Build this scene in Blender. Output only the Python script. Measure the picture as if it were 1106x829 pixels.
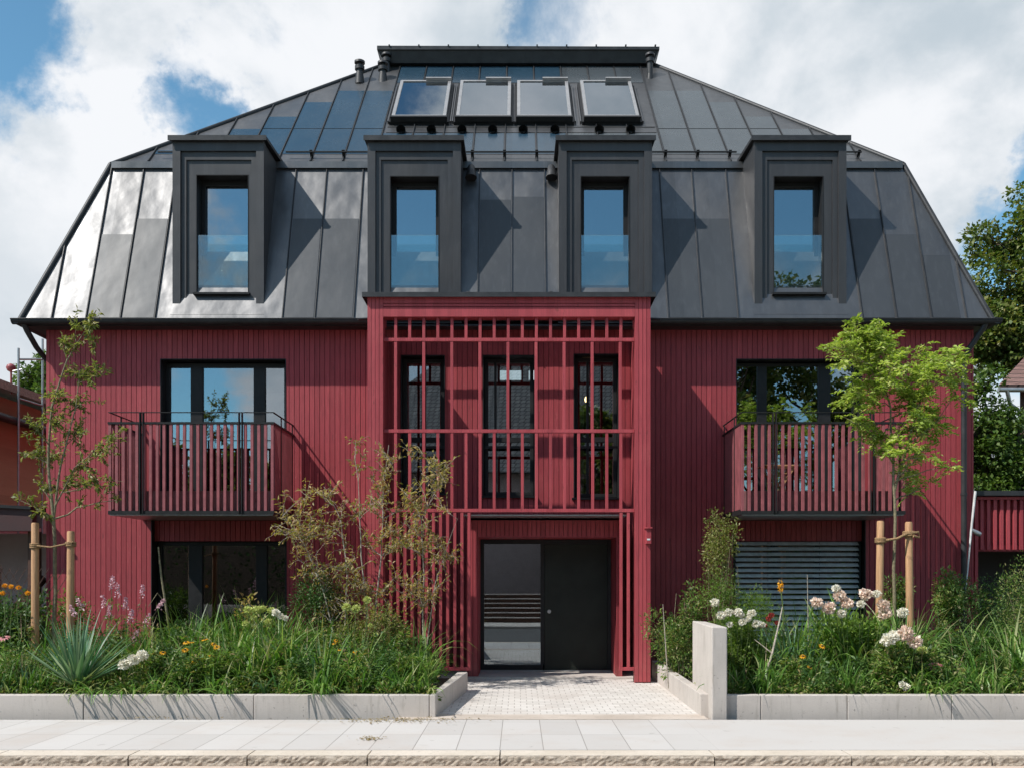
import bpy, math, random
import numpy as np
from mathutils import Vector, Matrix
R = math.radians
for o in list(bpy.data.objects): bpy.data.objects.remove(o)
S = bpy.context.scene
COL = S.collection

# ------------------------------------------------------------------ camera
F, VX, HY, CH = 1040.0, 560.0, 620.0, 1.6          # focal length in photo pixels, principal point, eye height
cam = bpy.data.cameras.new('camera'); co = bpy.data.objects.new('camera', cam); COL.objects.link(co)
co.location = (0, 0, CH); co.rotation_euler = (R(90), 0, 0)
cam.sensor_width = 36; cam.lens = 36*F/1106
cam.shift_x = -(VX-553)/1106; cam.shift_y = (HY-414.5)/1106
cam.clip_start = .05; cam.clip_end = 3000
S.camera = co
S.render.resolution_x, S.render.resolution_y = 1024, 767

def W(px, py, D):                                    # a point of the place seen at a pixel, D metres ahead
    return ((px-VX)/F*D, D, CH+(HY-py)/F*D)

# ------------------------------------------------------------------ light
SUN = Vector((-.56, -.33, .76)).normalized()
sl = bpy.data.lights.new('sun', 'SUN'); so = bpy.data.objects.new('sun', sl); COL.objects.link(so)
sl.energy = 4.1; sl.angle = R(.53); sl.color = (1, .955, .89)
so.rotation_euler = SUN.to_track_quat('Z', 'Y').to_euler(); so.location = (-20, -10, 30)

w = bpy.data.worlds.new('World'); S.world = w; w.use_nodes = True
N = w.node_tree; N.nodes.clear()
class NT:
    def __init__(s, t): s.t = t
    def n(s, k, **kw):
        x = s.t.nodes.new(k)
        for a, b in kw.items(): setattr(x, a, b)
        return x
    def l(s, a, b): s.t.links.new(a, b)
    def put(s, sock, v):
        if isinstance(v, bpy.types.NodeSocket): s.l(v, sock)
        else: sock.default_value = v
    def m(s, op, a, b=0, c=None, clamp=False):
        x = s.n('ShaderNodeMath', operation=op); x.use_clamp = clamp
        s.put(x.inputs[0], a); s.put(x.inputs[1], b)
        if c is not None: s.put(x.inputs[2], c)
        return x.outputs[0]
    def rng(s, v, a, b, c=0., d=1., kind='SMOOTHSTEP'):
        x = s.n('ShaderNodeMapRange', interpolation_type=kind)
        s.put(x.inputs[0], v)
        for i, q in enumerate((a, b, c, d)): s.put(x.inputs[1+i], q)
        return x.outputs[0]
    def noise(s, vec, scale, detail=4, rough=.5, dist=0., w=None):
        x = s.n('ShaderNodeTexNoise')
        if vec is not None: s.l(vec, x.inputs['Vector'])
        x.inputs['Scale'].default_value = scale; x.inputs['Detail'].default_value = detail
        x.inputs['Roughness'].default_value = rough; x.inputs['Distortion'].default_value = dist
        return x.outputs['Fac']
    def ramp(s, v, stops):
        x = s.n('ShaderNodeValToRGB'); s.l(v, x.inputs[0]); e = x.color_ramp.elements
        while len(e) < len(stops): e.new(.5)
        for i, (p, c) in enumerate(stops): e[i].position = p; e[i].color = (*c, 1)
        return x.outputs[0]
    def mix(s, f, a, b, kind='MIX'):
        x = s.n('ShaderNodeMix', data_type='RGBA', blend_type=kind)
        s.put(x.inputs['Factor'], f)
        for k, v in ((6, a), (7, b)):
            if isinstance(v, bpy.types.NodeSocket): s.l(v, x.inputs[k])
            else: x.inputs[k].default_value = (*v, 1)
        return x.outputs[2]
    def scale(s, vec, v):
        x = s.n('ShaderNodeMapping'); s.l(vec, x.inputs[0]); x.inputs['Scale'].default_value = v
        return x.outputs[0]
    def sep(s, vec):
        x = s.n('ShaderNodeSeparateXYZ'); s.l(vec, x.inputs[0]); return x.outputs
T = NT(N)
sky = T.n('ShaderNodeTexSky', sky_type='NISHITA', sun_disc=False)
sky.sun_elevation = math.asin(SUN.z); sky.sun_rotation = math.atan2(SUN.x, SUN.y)
sky.air_density = 1.0; sky.dust_density = .4; sky.ozone_density = 1.5; sky.altitude = 500
bg1 = T.n('ShaderNodeBackground'); T.l(T.mix(1., sky.outputs[0], (.80, 1.16, 1.12), 'MULTIPLY'), bg1.inputs[0]); bg1.inputs[1].default_value = .11
tc = T.n('ShaderNodeTexCoord'); dv = tc.outputs['Generated']
def dpx(px, py): return Vector(((px-VX)/F, 1, (HY-py)/F)).normalized()
mp = T.n('ShaderNodeMapping'); T.l(dv, mp.inputs[0]); mp.inputs['Location'].default_value = (3.1, 1.7, .4)
cn = T.noise(mp.outputs[0], 3.4, 12, .60, .35)
nzc = T.n('ShaderNodeTexNoise'); T.l(dv, nzc.inputs['Vector']); nzc.inputs['Scale'].default_value = 4.5; nzc.inputs['Detail'].default_value = 8; nzc.inputs['Roughness'].default_value = .6
va = T.n('ShaderNodeVectorMath', operation='SUBTRACT'); T.l(nzc.outputs['Color'], va.inputs[0]); va.inputs[1].default_value = (.5, .5, .5)
vb = T.n('ShaderNodeVectorMath', operation='SCALE'); T.l(va.outputs[0], vb.inputs[0]); vb.inputs['Scale'].default_value = .34
vc = T.n('ShaderNodeVectorMath', operation='ADD'); T.l(vb.outputs[0], vc.inputs[0]); T.l(dv, vc.inputs[1])
vn = T.n('ShaderNodeVectorMath', operation='NORMALIZE'); T.l(vc.outputs[0], vn.inputs[0]); ragged = vn.outputs[0]
cn2 = T.noise(T.scale(dv, (1.2, 1.2, 2.4)), 2.2, 6, .55, .2)
sp = T.sep(dv)
bias = T.rng(sp[1], -.25, .45, -.03, .22)                   # thicker cover to the north than behind the viewer
def blob(d, r0, r1, amp):
    x = T.n('ShaderNodeVectorMath', operation='DOT_PRODUCT'); T.l(ragged, x.inputs[0]); x.inputs[1].default_value = d
    return T.rng(x.outputs['Value'], math.cos(R(r1)), math.cos(R(r0)), 0., amp)
for (px, py, r0, r1, a) in [(-45, 20, 1, 9, -.50), (10, 60, 0, 5, -.2), (200, 115, 0, 4.5, -.30), (225, 145, 0, 3, -.22), (300, 95, 0, 5, -.10), (620, -5, 0, 3.5, -.24),
                            (1125, 205, 0, 4.5, -.30), (1060, 290, 0, 4, -.14), (120, 50, 0, 6, .2), (450, 20, 0, 8, .15), (850, 100, 2, 15, .22), (1040, 130, 1, 6, .15), (60, 250, 2, 10, .25)]:
    bias = T.m('ADD', bias, blob(dpx(px, py), r0, r1, a))
for (d, r0, r1, a) in [((.02, -1, .42), 3, 12, -.3), ((-.45, -1, .36), 0, 9, .18), ((-.22, -1, .48), 0, 8, .1), ((.36, -1, .55), 0, 12, -.1), ((-.40, -1, .36), 0, 6, .42), ((-.24, -1, .20), 0, 5, .3), ((-.33, -1, .17), 0, 4, -.2), ((-.36, .5, 1), 4, 15, -.5), ((-.02, .5, 1), 0, 6, .14), ((.13, .55, 1), 0, 6, .35), ((.40, .5, 1), 3, 16, .4)]:
    bias = T.m('ADD', bias, blob(Vector(d).normalized(), r0, r1, a))
dens = T.rng(T.m('ADD', T.m('MULTIPLY', T.m('SUBTRACT', cn, .5), 1.7), T.m('ADD', bias, .5)), .39, .76)
shade = T.rng(T.m('ADD', cn2, T.m('MULTIPLY', T.m('SUBTRACT', cn, .5), -.9)), .38, .66)
shade = T.m('ADD', shade, blob(dpx(-10, 330), 2, 11, .55), clamp=True)
shade = T.m('SUBTRACT', shade, blob(dpx(100, 170), 2, 9, .5), clamp=True)
ccol = T.mix(shade, (.70, .715, .74), (.42, .48, .53))
bg2 = T.n('ShaderNodeBackground'); T.l(ccol, bg2.inputs[0]); bg2.inputs[1].default_value = 1.0
mx = T.n('ShaderNodeMixShader'); T.l(dens, mx.inputs[0]); T.l(bg1.outputs[0], mx.inputs[1]); T.l(bg2.outputs[0], mx.inputs[2])
wo = T.n('ShaderNodeOutputWorld'); T.l(mx.outputs[0], wo.inputs[0])
S.view_settings.view_transform = 'Standard'; S.view_settings.look = 'None'
S.view_settings.exposure = 0.40; S.view_settings.gamma = 1
S.render.engine = 'CYCLES'
S.cycles.max_bounces = 8; S.cycles.transparent_max_bounces = 12
S.cycles.caustics_reflective = False; S.cycles.caustics_refractive = False

# ------------------------------------------------------------------ materials
def mat(name):
    m = bpy.data.materials.new(name); m.use_nodes = True; m.node_tree.nodes.clear()
    t = NT(m.node_tree); o = t.n('ShaderNodeOutputMaterial')
    return m, t, o
def bump(t, h, strength, dist=.01):
    b = t.n('ShaderNodeBump'); t.put(b.inputs['Height'], h); b.inputs['Strength'].default_value = strength
    b.inputs['Distance'].default_value = dist; return b.outputs[0]
def princ(t, o, col, rough=.6, metal=0., nrm=None, spec=.5):
    p = t.n('ShaderNodeBsdfPrincipled')
    if isinstance(col, bpy.types.NodeSocket): t.l(col, p.inputs['Base Color'])
    else: p.inputs['Base Color'].default_value = (*col, 1)
    t.put(p.inputs['Roughness'], rough); t.put(p.inputs['Metallic'], metal)
    p.inputs['Specular IOR Level'].default_value = spec
    if nrm: t.l(nrm, p.inputs['Normal'])
    t.l(p.outputs[0], o.inputs[0]); return p
def gpos(t):
    return t.n('ShaderNodeNewGeometry').outputs['Position']
def plain(name, col, rough=.6, metal=0., var=.12, scale=6., bmp=.15, spec=.5):
    m, t, o = mat(name); g = gpos(t)
    f = t.noise(g, scale, 6, .6); f2 = t.noise(g, scale*9, 4, .6)
    c = t.mix(t.rng(f, .3, .7), tuple(x*(1-var) for x in col), tuple(min(1, x*(1+var)) for x in col))
    c = t.mix(t.m('MULTIPLY', t.rng(f2, .55, .75), var), c, tuple(x*.6 for x in col))
    princ(t, o, c, t.rng(f, .3, .7, rough*.88, min(1, rough*1.12), 'LINEAR'), metal, bump(t, f2, bmp), spec)
    return m
M = {}
def red_wood(name, pitch, axis=0, k=1.):
    m, t, o = mat(name); g = gpos(t); s = t.sep(g)
    cell = t.m('FLOOR', t.m('DIVIDE', s[axis], pitch))
    wn = t.n('ShaderNodeTexWhiteNoise', noise_dimensions='1D'); t.l(cell, wn.inputs['W'])
    grain = t.noise(t.scale(g, (30, 30, 1.6)), 2.2, 6, .62)
    blot = t.noise(g, 1.1, 5, .6); fine = t.noise(t.scale(g, (1, 1, .35)), 55, 3, .6)
    c = t.mix(wn.outputs[0], (.285*k, .039*k, .049*k), (.380*k, .058*k, .070*k))
    c = t.mix(t.rng(grain, .42, .72, 0, .7), c, (.20*k, .034*k, .042*k))
    c = t.mix(t.rng(blot, .48, .72, 0, .35), c, (.43*k, .085*k, .09*k))
    run = t.noise(t.scale(g, (12, 12, .25)), 1.5, 5, .6); c = t.mix(t.rng(run, .58, .75, 0, .4), c, (.19*k, .036*k, .042*k))
    c = t.mix(t.rng(fine, .60, .76, 0, .32), c, (.46*k, .17*k, .15*k))
    knot = t.noise(t.scale(g, (9, 9, 3.)), 1.6, 2, .5); c = t.mix(t.rng(knot, .68, .74, 0, .5), c, (.13*k, .03*k, .03*k))
    # rain-washed, dusty foot of the cladding
    c = t.mix(t.m('MULTIPLY', t.rng(s[2], 1.0, .15, 0, .25), t.rng(blot, .35, .6)), c, (.36, .17, .14))
    princ(t, o, c, t.rng(grain, .3, .7, .5, .72, 'LINEAR'), 0, bump(t, t.m('ADD', grain, t.m('MULTIPLY', fine, .4)), .35, .004), .35)
    return m
M['red'] = red_wood('red_cladding_paint', .083)
M['red_side'] = red_wood('red_side_cladding_paint', .083, 1)
M['red_slat'] = red_wood('red_slat_paint', .1045, 0, 1.1)
M['red_rail'] = plain('weathered_dull_red_slat', (.27, .075, .085), .6, 0, .18, 7)
M['red_back'] = plain('dark_red_gap', (.06, .012, .016), .8)
M['red_dull'] = plain('greyish_red_board', (.24, .105, .105), .7)

def roof_metal(name, col, rlo, rhi, metal, dent=.5):
    m, t, o = mat(name); g = gpos(t); s = t.sep(g)
    cell = t.m('FLOOR', t.m('DIVIDE', t.m('ADD', s[0], .11), .553))
    wn = t.n('ShaderNodeTexWhiteNoise', noise_dimensions='1D'); t.l(cell, wn.inputs['W'])
    big = t.noise(t.scale(g, (1., 1., .7)), 1.7, 2, .45); mid = t.noise(g, 5.5, 2, .4)
    st = t.noise(t.scale(g, (8, 8, .8)), 1.6, 6, .65); dust = t.noise(g, 40, 4, .65)
    c = t.mix(wn.outputs[0], tuple(x*.88 for x in col), tuple(x*1.12 for x in col))
    c = t.mix(t.rng(st, .45, .75, 0, .4), c, tuple(x*1.35+.01 for x in col))
    c = t.mix(t.rng(dust, .6, .8, 0, .25), c, tuple(x*1.5+.015 for x in col))
    r = t.m('ADD', t.rng(big, .3, .7, rlo, rhi, 'LINEAR'), t.m('MULTIPLY', t.m('SUBTRACT', dust, .5), .12))
    h = t.m('ADD', t.m('MULTIPLY', big, 1.), t.m('MULTIPLY', mid, .12))
    princ(t, o, c, r, metal, bump(t, h, dent, .045))
    return m
M['metal'] = roof_metal('anthracite_sheet_metal', (.135, .135, .138), .36, .50, .80, .75)
M['dormer'] = roof_metal('dormer_sheet_metal', (.044, .044, .047), .42, .55, .25, .4)
M['film'] = roof_metal('solar_film', (.048, .052, .058), .36, .44, .1, .25)
M['film_blue'] = roof_metal('blue_solar_film', (.022, .050, .078), .20, .28, .1, .18)
M['film_cloud_sheen'] = roof_metal('cloud_sheen_solar_film', (.060, .070, .078), .24, .32, .15, .2)  # same film, greyed: the cloud reflection is put into its colour
M['seam'] = plain('dark_seam_metal', (.036, .037, .040), .5, .15, .2, 6, .15, .35)
M['dark'] = plain('dark_frame_metal', (.020, .020, .021), .5, .0, .15, 9, .05, .22)
M['sky_frame'] = plain('grey_skylight_frame', (.36, .35, .35), .4, .5, .1)
M['zinc'] = plain('galvanised_steel', (.38, .39, .40), .4, .8)
M['door'] = plain('dark_green_black_door', (.014, .018, .014), .5, 0, .3, 3, .1, .3)
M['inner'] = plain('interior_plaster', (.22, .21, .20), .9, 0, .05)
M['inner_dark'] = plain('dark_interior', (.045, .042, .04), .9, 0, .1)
M['curtain'] = plain('pale_curtain', (.55, .55, .54), .9)
M['slat_alu'] = plain('grey_blind_slat', (.68, .69, .70), .38, .1, .15, 12)

def glass(name, f0, tint, gcol=(.86, .93, 1.)):
    m, t, o = mat(name)
    tr = t.n('ShaderNodeBsdfTransparent'); tr.inputs[0].default_value = (*tint, 1)
    gl = t.n('ShaderNodeBsdfGlossy'); gl.inputs['Roughness'].default_value = .004; gl.inputs[0].default_value = (*gcol, 1)
    lw = t.n('ShaderNodeLayerWeight'); lw.inputs[0].default_value = .35
    g = gpos(t); b = bump(t, t.noise(g, .8, 1, .3), .012, .05); t.l(b, gl.inputs['Normal'])
    f = t.m('ADD', f0, t.m('MULTIPLY', lw.outputs['Fresnel'], .75), clamp=True)
    x = t.n('ShaderNodeMixShader'); t.l(f, x.inputs[0]); t.l(tr.outputs[0], x.inputs[1]); t.l(gl.outputs[0], x.inputs[2])
    t.l(x.outputs[0], o.inputs[0]); return m
M['glass'] = glass('window_glass', .27, (.5, .56, .56))
M['glass_clear'] = glass('clear_glass', .12, (.82, .9, .88))
M['glass_dark'] = glass('dark_glass', .13, (.35, .38, .38))
M['glass_tall'] = glass('tall_window_glass', .17, (.62, .68, .68))

def concrete(name, a, b, rough=.85):
    m, t, o = mat(name); g = gpos(t)
    n1 = t.noise(g, 1.4, 6, .6); n2 = t.noise(g, 60, 4, .7); n3 = t.noise(t.scale(g, (6, 6, 1)), 3, 5, .6)
    c = t.mix(t.rng(n1, .35, .65), a, b)
    c = t.mix(t.rng(n3, .55, .75, 0, .35), c, tuple(x*.72 for x in a))
    c = t.mix(t.rng(n2, .58, .72, 0, .4), c, tuple(x*.62 for x in a))
    n4 = t.noise(t.scale(g, (7, 7, .7)), 2.5, 6, .7); c = t.mix(t.rng(n4, .52, .72, 0, .5), c, (.24, .215, .18))
    n5 = t.noise(g, 28, 2, .4); c = t.mix(t.rng(n5, .70, .74, 0, .55), c, (.20, .18, .16))
    princ(t, o, c, rough, 0, bump(t, n2, .4, .004), .3); return m
M['concrete'] = concrete('pale_precast_concrete', (.46, .415, .38), (.53, .48, .44))
M['granite'] = concrete('granite_kerb_top', (.52, .45, .37), (.60, .53, .45))
m, t, o = mat('rough_granite'); g = gpos(t)
n1 = t.noise(t.scale(g, (1, 1, 1.6)), 14, 6, .7); n2 = t.noise(g, 90, 3, .6)
c = t.ramp(n1, [(.30, (.20, .165, .13)), (.5, (.42, .35, .28)), (.68, (.56, .48, .40))])
c = t.mix(t.rng(n2, .55, .7, 0, .5), c, (.07, .065, .06))
princ(t, o, c, .9, 0, bump(t, n1, .8, .025)); M['granite_rough'] = m

def paving(name, bw, bh, a, b, mort, size, offx=0., offy=0., off=.5, fade=None):
    m, t, o = mat(name); g = gpos(t)
    mp = t.n('ShaderNodeMapping'); t.l(g, mp.inputs[0]); mp.inputs['Location'].default_value = (offx, offy, 0)
    br = t.n('ShaderNodeTexBrick'); t.l(mp.outputs[0], br.inputs[0]); br.offset = off
    br.inputs['Color1'].default_value = (*a, 1); br.inputs['Color2'].default_value = (*b, 1); br.inputs['Mortar'].default_value = (*mort, 1)
    br.inputs['Scale'].default_value = 1; br.inputs['Brick Width'].default_value = bw; br.inputs['Row Height'].default_value = bh
    br.inputs['Mortar Size'].default_value = size; br.inputs['Mortar Smooth'].default_value = .25; br.inputs['Bias'].default_value = 0
    c = br.outputs[0]; mo = br.outputs[1]
    if fade:
        s = t.sep(g); f = t.rng(s[0], *fade); c = t.mix(f, c, tuple((x+y)/2 for x, y in zip(a, b))); mo = t.m('MULTIPLY', mo, t.m('SUBTRACT', 1., f))
    n1 = t.noise(g, 1.1, 6, .62); n2 = t.noise(g, 70, 4, .65); n3 = t.noise(t.scale(g, (.6, 5, 1)), 2.2, 5, .6)
    c = t.mix(t.rng(n1, .45, .7, 0, .35), c, (.43, .36, .31))
    c = t.mix(t.rng(n3, .58, .75, 0, .22), c, (.36, .34, .33))
    c = t.mix(t.rng(n2, .56, .72, 0, .35), c, (.33, .31, .29))
    n4 = t.noise(g, 5, 3, .5); c = t.mix(t.rng(n4, .66, .74, 0, .35), c, (.27, .245, .22))
    n5 = t.noise(g, 19, 2, .5); c = t.mix(t.rng(n5, .74, .77, 0, .6), c, (.18, .17, .16))
    h = t.m('SUBTRACT', t.m('MULTIPLY', n2, .25), mo)
    princ(t, o, c, .85, 0, bump(t, h, .5, .006), .3); return m
M['slabs'] = paving('pavement_slabs', .40, .82, (.45, .425, .405), (.51, .485, .465), (.27, .25, .23), .0045, -.23, -.62, 0., (1.1, 2.1))
M['sets'] = paving('small_paving_blocks', .152, .15, (.54, .505, .47), (.62, .585, .55), (.31, .28, .25), .005, .05, 0, .5)
m, t, o = mat('asphalt_road'); g = gpos(t); n1 = t.noise(g, 120, 4, .7); n2 = t.noise(g, .8, 5, .6)
c = t.mix(t.rng(n1, .4, .65), (.05, .05, .05), (.12, .115, .11)); c = t.mix(t.rng(n2, .4, .7, 0, .4), c, (.11, .10, .095))
princ(t, o, c, .9, 0, bump(t, n1, .6, .006)); M['asphalt'] = m
M['gutter_stone'] = concrete('gutter_strip_stone', (.50, .40, .33), (.58, .48, .41))
M['sand'] = concrete('sandy_edging_stone', (.42, .355, .30), (.52, .45, .39))
m, t, o = mat('garden_soil'); g = gpos(t); n1 = t.noise(g, 25, 6, .7)
princ(t, o, t.ramp(n1, [(.3, (.02, .014, .01)), (.55, (.055, .04, .027)), (.75, (.10, .075, .05))]), .95, 0, bump(t, n1, 1., .04)); M['soil'] = m
m, t, o = mat('meadow_ground'); g = gpos(t); n1 = t.noise(g, 3, 6, .7); n2 = t.noise(g, .15, 4, .6)
c = t.ramp(n1, [(.3, (.025, .04, .015)), (.55, (.06, .09, .03)), (.8, (.10, .12, .05))]); c = t.mix(t.rng(n2, .4, .6, 0, .5), c, (.08, .075, .05))
princ(t, o, c, .95, 0, bump(t, n1, .8, .05)); M['meadow'] = m

def leafmat(name, cols, trans=.35, rough=.5, scale=1.):
    tint = (1., .97, .95) if 'petal' in name or 'floret' in name else (1.15, 1.25, .55)
    m, t, o = mat(name); ri = t.n('ShaderNodeNewGeometry').outputs['Random Per Island']
    n = len(cols); c = t.ramp(ri, [(i/max(1, n-1), cc) for i, cc in enumerate(cols)])
    g = gpos(t); v = t.noise(g, 2.3*scale, 3, .5)
    c = t.mix(t.rng(v, .35, .65, 0, .12 if tint[2] > .6 else .45), c, tuple(x*.62 for x in cols[0]))
    p = t.n('ShaderNodeBsdfPrincipled'); t.l(c, p.inputs['Base Color']); p.inputs['Roughness'].default_value = rough
    p.inputs['Specular IOR Level'].default_value = .35
    tr = t.n('ShaderNodeBsdfTranslucent'); t.l(t.mix(1., c, tint, 'MULTIPLY'), tr.inputs[0])
    x = t.n('ShaderNodeMixShader'); x.inputs[0].default_value = trans; t.l(p.outputs[0], x.inputs[1]); t.l(tr.outputs[0], x.inputs[2])
    t.l(x.outputs[0], o.inputs[0]); return m
M['lf_strap'] = leafmat('green_strap_leaf', [(.045, .12, .02), (.09, .21, .035), (.15, .30, .05), (.27, .42, .11), (.44, .42, .22)], .35, .38)
M['lf_blue'] = leafmat('blue_green_blade', [(.05, .14, .07), (.10, .22, .12), (.22, .34, .21), (.36, .42, .22)], .2, .4)
M['lf_ground'] = leafmat('ground_cover_leaf', [(.04, .10, .02), (.09, .18, .03), (.17, .28, .05), (.29, .34, .11), (.33, .24, .12)], .35)
M['lf_dark'] = leafmat('dark_shrub_leaf', [(.03, .075, .018), (.06, .13, .03), (.11, .19, .05)], .25)
M['lf_mid'] = leafmat('mid_green_leaf', [(.07, .14, .02), (.15, .25, .04), (.25, .34, .07)], .4)
M['lf_bronze'] = leafmat('bronze_green_leaf', [(.20, .21, .05), (.38, .32, .09), (.46, .26, .13), (.52, .43, .20)], .4)
M['lf_olive'] = leafmat('olive_green_leaf', [(.11, .15, .03), (.21, .25, .06), (.32, .33, .11), (.42, .34, .18)], .4)
M['lf_lime'] = leafmat('yellow_green_leaf', [(.22, .33, .05), (.36, .48, .09), (.48, .56, .14), (.62, .64, .24)], .45)
M['lf_maple'] = leafmat('broad_tree_leaf', [(.06, .11, .02), (.12, .18, .035), (.20, .24, .06), (.28, .25, .09)], .3, .5, .4)
M['lf_back'] = leafmat('background_tree_leaf', [(.05, .11, .02), (.11, .19, .04), (.18, .25, .06)], .3, .5, .5)
M['petal_white'] = leafmat('white_petal', [(.84, .80, .68), (.88, .86, .78), (.82, .78, .60)], .3)
M['petal_pink'] = leafmat('pale_pink_petal', [(.86, .68, .54), (.90, .80, .70), (.82, .58, .48)], .3)
M['petal_rose'] = leafmat('rose_petal', [(.68, .25, .28), (.75, .40, .40)], .3)
M['petal_mauve'] = leafmat('mauve_petal', [(.60, .30, .38), (.74, .48, .55), (.80, .60, .64)], .3)
M['petal_orange'] = leafmat('orange_petal', [(.85, .36, .02), (.90, .52, .03)], .3)
M['petal_yellow'] = leafmat('greenish_yellow_floret', [(.52, .60, .16), (.66, .70, .28)], .3)
M['petal_red'] = leafmat('dull_red_petal', [(.45, .07, .05), (.30, .05, .05)], .2)
M['petal_dark'] = plain('dark_flower_centre', (.06, .035, .02), .9)
M['stem'] = plain('green_stem', (.10, .15, .04), .7)
M['dry'] = leafmat('dry_straw_leaf', [(.30, .23, .12), (.42, .33, .19), (.24, .15, .09)], .2)
M['bark_young'] = plain('young_greenish_bark', (.20, .17, .10), .8, 0, .4, 30, .6)
M['bark_pale'] = plain('pale_grey_bark', (.36, .31, .25), .8, 0, .35, 30, .6)
M['bark'] = plain('brown_bark', (.10, .075, .055), .9, 0, .4, 12, 1.)
m, t, o = mat('peeled_wood_stake'); g = gpos(t); n1 = t.noise(t.scale(g, (20, 20, 1.2)), 2.5, 6, .65); n2 = t.noise(g, 9, 4, .6)
c = t.mix(t.rng(n1, .35, .7), (.50, .29, .15), (.34, .175, .085)); c = t.mix(t.rng(n2, .6, .72, 0, .6), c, (.17, .085, .045))
princ(t, o, c, .75, 0, bump(t, n1, .4, .005)); M['stake'] = m
M['rope'] = plain('coir_rope', (.36, .22, .11), .95, 0, .3, 60, 1.)
m, t, o = mat('orange_timber'); g = gpos(t); s = t.sep(g); n1 = t.noise(t.scale(g, (3, 1, 14)), 2., 6, .6)
wn = t.n('ShaderNodeTexWhiteNoise', noise_dimensions='1D'); t.l(t.m('FLOOR', t.m('DIVIDE', s[2], .16)), wn.inputs['W'])
c = t.mix(n1, (.40, .32, .17), (.52, .42, .24)); c = t.mix(t.m('MULTIPLY', wn.outputs[0], .4), c, (.25, .18, .09))
princ(t, o, c, .7, 0, bump(t, n1, .3, .01)); M['orange_timber'] = m
M['brown_wood'] = plain('dark_brown_wood', (.085, .04, .026), .75, 0, .3, 8)
M['mauve_render'] = plain('mauve_render', (.55, .44, .45), .9, 0, .07, 3)
M['white_paint'] = plain('white_paint', (.62, .62, .62), .7)
M['cream'] = plain('cream_render', (.52, .49, .43), .9, 0, .07, 2)
def tiles(name, a, b, w=.28, h=.3):
    m, t, o = mat(name); g = gpos(t); s = t.sep(g)
    cb = t.n('ShaderNodeCombineXYZ'); t.l(t.m('ADD', s[0], s[1]), cb.inputs[0]); t.l(t.m('MULTIPLY', s[2], 1.4), cb.inputs[1])
    br = t.n('ShaderNodeTexBrick'); t.l(cb.outputs[0], br.inputs[0]); br.inputs['Scale'].default_value = 1
    br.inputs['Brick Width'].default_value = w; br.inputs['Row Height'].default_value = h; br.inputs['Mortar Size'].default_value = .03
    br.inputs['Color1'].default_value = (*a, 1); br.inputs['Color2'].default_value = (*b, 1); br.inputs['Mortar'].default_value = (*[x*.3 for x in a], 1)
    n1 = t.noise(g, 2, 5, .6); c = t.mix(t.rng(n1, .4, .7, 0, .5), br.outputs[0], tuple(x*.6 for x in a))
    princ(t, o, c, .85, 0, bump(t, br.outputs[1], -.8, .03)); return m
M['tile_grey'] = tiles('grey_roof_tiles', (.20, .20, .21), (.30, .29, .29))
M['tile_red'] = tiles('weathered_red_roof_tiles', (.17, .09, .075), (.25, .14, .12))
M['lamp_warm'], t, o = mat('warm_lamp_glow'); e = t.n('ShaderNodeEmission'); e.inputs[0].default_value = (1, .62, .28, 1); e.inputs[1].default_value = 9; t.l(e.outputs[0], o.inputs[0])
M['glow_day'], t, o = mat('rear_daylight_glow'); e = t.n('ShaderNodeEmission'); e.inputs[0].default_value = (.80, .87, .95, 1); e.inputs[1].default_value = 1.1; t.l(e.outputs[0], o.inputs[0])  # glow that stands in for daylight from the back of the house

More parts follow.
